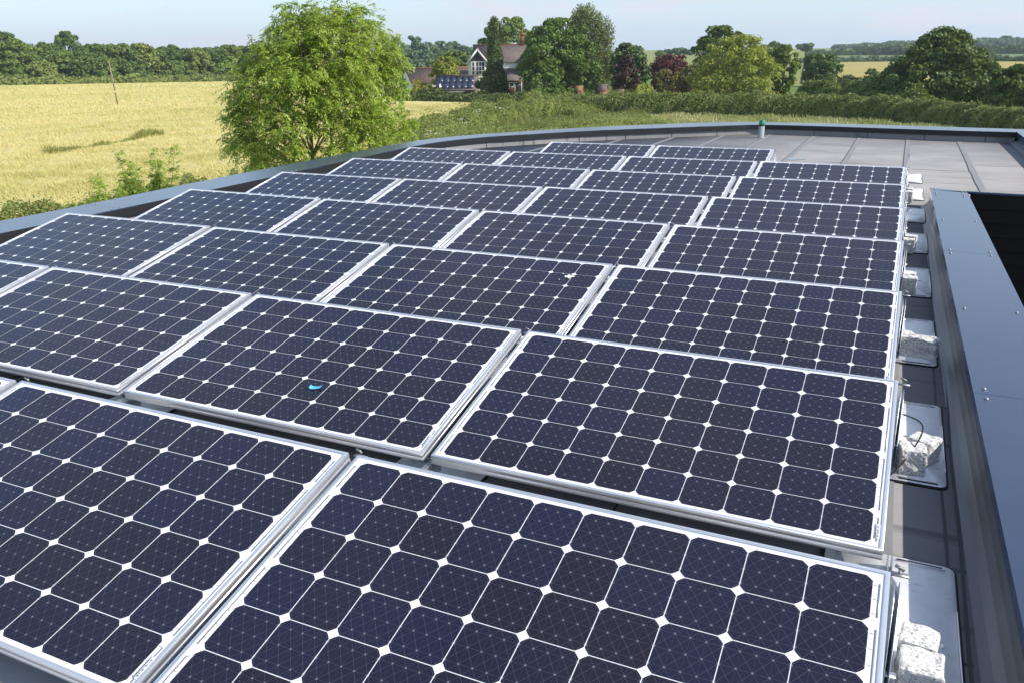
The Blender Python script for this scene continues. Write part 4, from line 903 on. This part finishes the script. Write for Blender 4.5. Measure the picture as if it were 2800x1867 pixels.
tree('oak_tree', 'rounded oak at the left end of the green field', 1885, 182, 82, 126, 'round', L_wood3, 90, 60, 0.24, 176, z0f=0.1, r0=0.4)
tree('bush', 'dark bush under the rounded oak by the field', 1905, 178, 46, 170, 'shrub', L_wood3, 40, 50, 0.2, 177, z0f=0.02, cat='bush')
tree('tree', 'small round tree poking out of the field hedge', 2008, 168, 30, 158, 'round', L_wood, 40, 50, 0.2, 178, z0f=0.1)
tree('oak_tree', 'massive dark oak standing alone behind the hedge', 2166, 116, 256, 66, 'dome', L_oak, 330, 95, 0.17, 179, z0f=0.03, clump=0.125, shell=0.55, r0=0.5, nl=14)
tree('oak_tree', 'second oak cut off by the picture edge', 2350, 106, 112, 150, 'oak', L_oak, 120, 70, 0.18, 180, z0f=0.1, clump=0.18)
tree('bush', 'round dark clipped bush beside the tall brick pier', 1371, 124, 17, 194, 'tall', L_wood3, 20, 50, 0.14, 181, z0f=0.02, cat='bush')
tree('bush', 'pale green bush in front of the laurel hedge by the gate', 1281, 117, 30, 212, 'shrub', L_hedge, 26, 60, 0.16, 182, z0f=0.02, cat='bush')
tree('bush', 'grey green bush at the gable of the brick shed', 1108, 139, 46, 178, 'shrub', L_hedge2, 30, 50, 0.18, 183, z0f=0.02, cat='bush')
tree('bush', 'dark round shrub at the barn end of the hedge', 925, 138, 26, 178, 'shrub', L_wood3, 24, 50, 0.17, 184, z0f=0.02, cat='bush')
FG = 'lone trees dotted over the far fields'
for i, (u, d, w, vt, vb, lm, lab) in enumerate([(1850, 560, 38, 102, 118, L_wood3, 'lone dome shaped tree on the far skyline'), (1778, 420, 28, 97, 118, L_wood3, 'dark round tree peeping over the willow'), (2012, 690, 24, 105, 124, L_far, 'small far tree at the left end of the far row'), (2000, 700, 18, 108, 124, L_wood2, 'pale little far tree beside another in the far row'), (2065, 690, 38, 104, 126, L_wood3, 'largest dark tree of the far row'), (2040, 690, 26, 108, 125, L_wood3, 'dark far tree just before the largest of the far row'), (2098, 690, 30, 110, 127, L_wood3, 'low dark far tree at the right end of the far row'), (2242, 560, 26, 118, 140, L_wood, 'slim far tree seen right of the massive oak'), (2280, 560, 18, 122, 142, L_wood, 'little far tree right of the slim one'), (1560, 400, 30, 112, 126, L_far, 'bluish far tree on the skyline above the copper tree'), (1535, 400, 22, 116, 126, L_far, 'small bluish far tree beside its larger neighbour'), (1515, 380, 20, 118, 130, L_wood2, 'pale cone shaped far tree above the copper tree'), (1584, 410, 22, 116, 126, L_far, 'low bluish far tree near the pylon'), (1912, 900, 5, 108, 117, L_far, 'tiny lone tree on the bare skyline')]):
    tree('tree', lab, u, d, w, vt, 'round', lm, 36, 40, 0.0011*d, 200+i, z0f=0.08, group=FG, vbase=vb, nl=3, clump=0.27)
# woods on the far ridge read as one mass
r = np.random.default_rng(77); VV = []; FF = []; n0 = 0
for i in range(230):
    u = 1925+r.random()*560; d = float(r.choice([940, 985, 1030, 1090])); x, y = at(u, d); vt = np.interp(u, [1925, 1960, 2050, 2140, 2352, 2480], [112, 108, 99, 95, 89, 88])+r.normal(0, 2)
    zb = float(terrain(x, y))-1; H = max(4.0, (zat(u, vt, d)-zb)*(1.0 if d > 1000 else 0.8)); V, F, C = crown_mesh(8.5*(0.8+0.4*r.random()), H*0.02, H, 'round', 26, 26, 1.5, 300+i, clump=0.28)
    VV.append(V+np.array([x, y, zb])); FF.append(F+n0); n0 += len(V)
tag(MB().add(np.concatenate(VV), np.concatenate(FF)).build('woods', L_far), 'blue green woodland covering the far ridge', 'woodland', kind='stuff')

# ------------------------------------------------------------------ farm buildings
m_white = mat('white_render', (0.78, 0.77, 0.74), 0.8, var=0.06)
m_tile = mat('brown_roof_tiles', (0.17, 0.115, 0.085), 0.85, var=0.45, vscale=3.0, vcol=(0.10, 0.075, 0.06), bump=0.3, bscale=12)
m_slate = mat('grey_brown_tiles', (0.17, 0.135, 0.115), 0.85, var=0.35, vscale=2.0, vcol=(0.11, 0.09, 0.08))
m_brick = mat('red_brick', (0.27, 0.095, 0.06), 0.85, var=0.4, vscale=6)
m_ridge = mat('orange_ridge', (0.36, 0.14, 0.07), 0.8)
m_blkw = mat('black_timber', (0.03, 0.03, 0.03), 0.6)
m_wht = mat('white_paint', (0.8, 0.8, 0.8), 0.5)
m_glass = mat('window_glass', (0.03, 0.035, 0.04), 0.06, spec=0.8)
m_pv = mat('dark_solar_glass', (0.03, 0.04, 0.07), 0.12, spec=0.6)
m_wood = mat('weathered_boards', (0.30, 0.24, 0.19), 0.85, var=0.4, vscale=5, stretch=(0.3, 0.3, 4))
def local(u, d, turn=0.0):
    bx, by = bearing(u); return math.atan2(by, bx)-math.pi/2+turn      # local +y looks away from the camera, +x to the picture's right
def gable_block(root, w, dp, ze, zr, mw, mr, axis='x', cx=0, cy=0, over=0.3, th=0.14, z0=0.0, ridge=None, names=('wall', 'roof')):
    """walls with gables plus two roof slopes; ridge along x or y"""
    mb = MB(); hx, hy = w/2, dp/2
    if axis == 'x': P = [(-hx, -hy, z0), (hx, -hy, z0), (hx, hy, z0), (-hx, hy, z0), (-hx, -hy, ze), (hx, -hy, ze), (hx, hy, ze), (-hx, hy, ze), (-hx, 0, zr-0.05), (hx, 0, zr-0.05)]
    else: P = [(-hx, -hy, z0), (hx, -hy, z0), (hx, hy, z0), (-hx, hy, z0), (-hx, -hy, ze), (hx, -hy, ze), (hx, hy, ze), (-hx, hy, ze), (0, -hy, zr-0.05), (0, hy, zr-0.05)]
    F = [(0, 1, 5, 4), (2, 3, 7, 6), (1, 2, 6, 9, 5), (3, 0, 4, 8, 7)] if axis == 'x' else [(1, 2, 6, 5), (3, 0, 4, 7), (0, 1, 5, 8, 4), (2, 3, 7, 9, 6)]
    mb.add(np.array(P)+np.array([cx, cy, 0]), F).build(names[0], mw, root)
    mb = MB(); half = hy if axis == 'x' else hx; run = half+over; sl = (zr-ze)/half; lo = zr-sl*run
    for s in (-1, 1):
        e = (hx if axis == 'x' else hy)+over
        A = [(-e, s*run, lo), (e, s*run, lo), (e, 0, zr), (-e, 0, zr)]; Bq = [(x, y, z+th) for x, y, z in A]; Q = np.array(A+Bq)
        if axis == 'y': Q = Q[:, [1, 0, 2]]
        mb.add(Q+np.array([cx, cy, 0]), [(0, 1, 2, 3), (7, 6, 5, 4), (0, 4, 5, 1), (1, 5, 6, 2), (2, 6, 7, 3), (3, 7, 4, 0)])
    rf = mb.build(names[1], mr, root)
    if ridge:
        e = (hx if axis == 'x' else hy)+over; L_ = 2*e
        MB().box((cx, cy, zr+th+0.02), (L_, 0.26, 0.14) if axis == 'x' else (0.26, L_, 0.14)).build('ridge', ridge, rf)
    return rf
def window(root, x, y, z, w, h, nx=2, ny=1, m=None):
    mb = MB(); f = 0.09
    for s in (-1, 1): mb.box((x+s*(w/2), y, z), (f, 0.09, h+f)); mb.box((x, y, z+s*h/2), (w-f, 0.088, f))
    for i in range(1, nx): mb.box((x-w/2+w*i/nx, y+0.01, z), (f*0.7, 0.06, h-f))
    for i in range(1, ny): mb.box((x, y+0.012, z-h/2+h*i/ny), (w-f, 0.05, f*0.6))
    fr = mb.build('window', m or m_wht, root); MB().box((x, y+0.03, z), (w-0.02, 0.02, h-0.02)).build('pane', m_glass, fr)
# farmhouse
d = 160; x, y = at(1168, d); H0 = GZ; pm = D2N/FPX*d
house = thing('farmhouse', 'white gabled farmhouse with brown tiled roof half hidden by trees', 'house', (x, y, H0), (0, 0, local(1168, d)))
gable_block(house, 13.5, 7.0, 5.9, 8.75, m_white, m_slate, 'x', cx=0.4, cy=4.2, ridge=m_ridge)
gable_block(house, 3.4, 5.0, 6.0, 8.0, m_white, m_slate, 'y', cx=-5.6, cy=-0.2, over=0.35, ridge=m_ridge)
gable_block(house, 3.6, 4.0, 5.9, 8.2, m_white, m_slate, 'y', cx=4.4, cy=0.3, over=0.35, ridge=m_ridge)
for cx, cy, zt, hw in ((-5.6, -2.71, 7.95, 1.7), (4.4, -1.71, 8.15, 1.8)):
    mb = MB(); sl = math.atan2(2.05, hw)
    for s in (-1, 1): mb.box((cx+s*(hw+0.3)/2, cy-0.36, zt-(hw+0.3)/2*math.tan(sl)+0.05), ((hw+0.35)/math.cos(sl), 0.06, 0.26), ry=s*sl)
    mb.build('bargeboard', m_wht, house)
    MB().add([(cx-hw*0.78, cy-0.03, 6.05), (cx+hw*0.78, cy-0.03, 6.05), (cx, cy-0.03, zt-0.28)], [(0, 1, 2)]).build('gable_panel', m_blkw, house)
window(house, -5.15, -2.75, 4.75, 1.6, 2.2, 3, 3); window(house, -6.4, -2.75, 4.75, 0.5, 2.2, 1, 3)
window(house, 4.4, -1.76, 4.7, 1.6, 1.3, 3, 2)
mb = MB(); mb.add([(-1.6, -2.6, 2.55), (2.6, -2.6, 2.55), (2.6, 0.65, 4.55), (-1.6, 0.65, 4.55), (-1.6, -2.6, 2.7), (2.6, -2.6, 2.7), (2.6, 0.65, 4.7), (-1.6, 0.65, 4.7)], [(0, 3, 2, 1), (4, 5, 6, 7), (0, 1, 5, 4), (1, 2, 6, 5), (3, 0, 4, 7), (2, 3, 7, 6)])
mb.build('porch_roof', m_slate, house)
mb = MB(); mb.box((0.5, -0.75, 1.35), (4.0, 2.9, 2.6)); mb.build('porch_wall', m_brick, house)
window(house, -0.5, -2.24, 1.5, 1.1, 1.6, 1, 1); window(house, 1.7, -2.24, 1.4, 1.2, 1.9, 1, 1); window(house, 0.55, -2.24, 1.9, 0.7, 0.8, 1, 1)
mb = MB(); mb.box((2.6, 4.2, 9.5), (0.75, 0.6, 2.4)); mb.box((2.6, 4.2, 10.62), (0.9, 0.75, 0.2)); ch = mb.build('chimney', m_brick, house)
MB().lathe([(0.16, 10.72), (0.14, 11.35), (0.17, 11.4), (0.15, 11.45)], c=(2.6, 4.2, 0), n=12).build('chimney_pot', m_ridge, ch)
mb = MB(); sl = math.atan2(2.0, 1.7); mb.box((-6.62, -0.7, 7.03), (1.6, 1.7, 0.05), ry=-sl); mb.build('roof_panel', m_pv, house)
# white barn
d = 168; x, y = at(1006, d)
barn = thing('barn', 'low white barn with brown tiled roof beyond the barley', 'barn', (x, y, GZ), (0, 0, local(1006, d, 0.32)))
gable_block(barn, 13.0, 7.6, 2.35, 4.75, m_white, m_tile, 'x', ridge=m_ridge)
mb = MB(); mb.box((1.0, -3.86, 1.1), (2.2, 0.06, 1.9)); mb.build('door', m_blkw, barn)
# brick shed with solar roof
d = 144; x, y = at(1050, d)
shed = thing('shed', 'brick shed with solar panels on its roof slope', 'shed', (x, y, GZ), (0, 0, local(1050, d, -0.16)))
gable_block(shed, 6.4, 4.8, 1.75, 3.75, m_wood, m_slate, 'x', over=0.2, ridge=m_slate)
sl = math.atan2(2.0, 2.4)
for i in range(6):
    for q in range(2):
        MB().box((-2.78+i*1.02, -0.78-q*1.12, 3.75-(0.78+q*1.12)*math.tan(sl)+0.20), (0.97, 1.44, 0.05), rx=sl).build('solar_panel', m_pv, shed)
mb = MB(); mb.box((-1.3, -3.6, 0.75), (5.2, 2.2, 1.3)); mb.build('lean_to_wall', m_brick, shed)
mb = MB(); mb.box((-1.3, -3.6, 1.45), (5.6, 2.6, 0.10)); mb.build('lean_to_roof', mat('mossy_felt', (0.14, 0.17, 0.14), 0.9), shed)
mb = MB(); mb.box((-2.6, -2.6, 1.9), (0.2, 0.2, 1.6)); mb.build('flue', m_galv, shed)
x, y = at(960, 146)
o = thing('garage', 'low white flat roofed garage beside the brick shed', 'garage', (x+2.0, y, GZ), (0, 0, local(960, 146)))
MB().box((0, 0, 0.95), (5.2, 3, 1.9)).build('wall', m_white, o); MB().box((0, 0, 2.0), (5.6, 3.4, 0.16)).build('roof', m_ridge, o); MB().box((1.3, -1.52, 0.8), (1.6, 0.05, 1.5)).build('door', m_blkw, o)

# brick gate piers with little pitched caps
def pier(u, d, h, w, lab, lich=False):
    x, y = at(u, d); root = thing('gate_pier', lab, 'gate pier', (x, y, float(terrain(x, y))), (0, 0, local(u, d, -0.35)), 'brick gate piers with pitched caps')
    mb = MB(); mb.box((0, 0, h*0.38), (w, w, h*0.76)); hw = w/2
    mb.add([(-hw, -hw, h*0.76), (hw, -hw, h*0.76), (hw, hw, h*0.76), (-hw, hw, h*0.76), (-hw, 0, h*0.98), (hw, 0, h*0.98)], [(1, 2, 5), (3, 0, 4)])
    mb.build('shaft', m_brick, root)
    mb = MB(); o_ = 0.10; e = hw+o_
    for s in (-1, 1):
        A = [(-e, s*e, h*0.74), (e, s*e, h*0.74), (e, 0, h), (-e, 0, h)]; Q = np.array(A+[(a, b, c+0.06) for a, b, c in A]); mb.add(Q, [(0, 1, 2, 3), (7, 6, 5, 4), (0, 4, 5, 1), (1, 5, 6, 2), (2, 6, 7, 3), (3, 7, 4, 0)])
    mb.build('cap', m_lich if lich else m_slate, root)
m_lich = mat('lichened_tiles', (0.30, 0.16, 0.05), 0.9, var=0.5, vscale=5, vcol=(0.18, 0.12, 0.09))
pier(1332, 123, 2.75, 0.95, 'brick gate pier with orange lichen on its cap', True)
pier(1388, 119, 3.05, 0.95, 'tallest brick gate pier with a grey cap and a pale plaque')
pier(1429, 121, 2.3, 0.75, 'shortest brick gate pier almost sunk in the hedge')
x, y = at(1389, 118.2); o = MB(); o.box((0, 0, 0), (0.42, 0.05, 0.22)); o = o.build('plaque', mat('yellow_stone', (0.5, 0.38, 0.14), 0.8)); o.location = (x, y, GZ+1.9); o.rotation_euler = (0, 0, local(1388, 119, -0.35)); tag(o, 'small pale plaque on the front of the tallest gate pier', 'plaque')
# timber gates
def gate(u, d, w, h, lab, m, rz=0.0):
    x, y = at(u, d); root = thing('field_gate', lab, 'gate', (x, y, float(terrain(x, y))), (0, 0, local(u, d, rz)))
    for s in (-1, 1): MB().box((s*w/2, 0, h*0.55), (0.14, 0.14, h*1.1)).build('post', m, root)
    mb = MB()
    for z in np.linspace(0.25, h, 5): mb.box((0, -0.02, z), (w-0.16, 0.03, 0.09))
    mb.box((0, -0.05, h*0.6), (0.08, 0.03, h*0.8)); mb.box((0, -0.08, h*0.62), (w*0.9, 0.03, 0.08), ry=0.35); mb.build('bars', m, root)
gate(1264, 116, 1.9, 1.35, 'weathered five-bar gate in the nettles near the sycamore', m_wood)
x, y = at(1362, 120); o = thing('board_fence', 'pale boarded garden gate beside the tallest brick pier', 'gate', (x, y, GZ), (0, 0, local(1362, 120))); mb = MB()
for i in range(14): mb.box((-1.1+i*0.17, 0, 0.8), (0.15, 0.03, 1.5+0.06*math.sin(i*1.7)))
mb.box((0, 0.03, 0.5), (2.3, 0.04, 0.1)); mb.box((0, 0.03, 1.2), (2.3, 0.04, 0.1)); mb.build('boards', m_wood, o); MB().box((-1.22, 0, 0.95), (0.13, 0.13, 1.9)).build('post', m_wood, o)

# poles
m_pole = mat('weathered_pole', (0.27, 0.21, 0.14), 0.9, var=0.3, vscale=2, stretch=(4, 4, 0.3))
def pole(u, d, vt, lab, r0, lean=0.0, bars=False):
    x, y = at(u, d); z = float(terrain(x, y)); H = zat(u, vt, d)-z; bx, by = bearing(u); rt = np.array([by, -bx])
    root = thing('utility_pole', lab, 'pole', (x, y, z)); mb = MB(); top = np.array([-lean*H*rt[0], -lean*H*rt[1], H]); mb.tube(np.array([(0, 0, -0.3), top*0.5, top]), [r0, r0*0.85, r0*0.7], 10); mb.build('shaft', m_pole, root)
    if bars: mb = MB(); mb.box((0, 0, H-0.4), (1.6, 0.1, 0.1), rz=math.atan2(rt[1], rt[0])); mb.build('crossarm', m_pole, root)
    else: mb = MB(); mb.box((top[0]*0.37-0.0, top[1]*0.37-r0*1.0, H*0.37), (0.24, 0.03, 0.22), rz=0.4); mb.build('sign_plate', mat('pale_plate', (0.75, 0.73, 0.6), 0.6), root)
pole(253.5, 138, 140, 'leaning bare wooden pole standing in the barley', 0.115, lean=0.05)
pole(2058, 335, 146, 'thin far pole in the golden field close to the oak', 0.16, lean=-0.02, bars=True)
pole(1908, 420, 145, 'thin far pole in the golden field near the rounded oak', 0.16, bars=True)
# cow parsley heads in the nettles
m_umb = mat('white_umbels', (0.75, 0.75, 0.68), 0.8); r = np.random.default_rng(5); mb = MB()
for (u, d, n) in ((1098, 83, 4), (1135, 88, 4), (985, 60, 3), (960, 52, 2), (1050, 70, 2)):
    for i in range(n):
        x, y = at(u+r.normal(0, 14), d+r.normal(0, 1.2)); z = float(terrain(x, y))+1.75+0.3*r.random()
        for q in range(6): mb.box((x+0.12*r.normal(), y+0.12*r.normal(), z+0.03*r.normal()), (0.07, 0.07, 0.02), rz=r.random()*3, rx=0.3*r.normal())
tag(mb.build('cow_parsley', m_umb), 'white cow parsley heads scattered among the nettles', 'flowers', kind='stuff')
# summer air: pale haze over the whole place
hm = bpy.data.materials.new('haze_air'); hm.use_nodes = True; t = hm.node_tree; t.nodes.clear()
o = N(t, 'ShaderNodeOutputMaterial'); pv = N(t, 'ShaderNodeVolumePrincipled'); pv.inputs['Color'].default_value = (0.80, 0.88, 1.0, 1); pv.inputs['Density'].default_value = 0.0002; pv.inputs['Anisotropy'].default_value = 0.2
t.links.new(pv.outputs['Volume'], o.inputs['Volume'])
o = MB().box((0, 0, 14.5), (3700, 3700, 45)).build('haze', hm); tag(o, 'thin pale summer haze over the whole landscape', 'haze', kind='stuff')
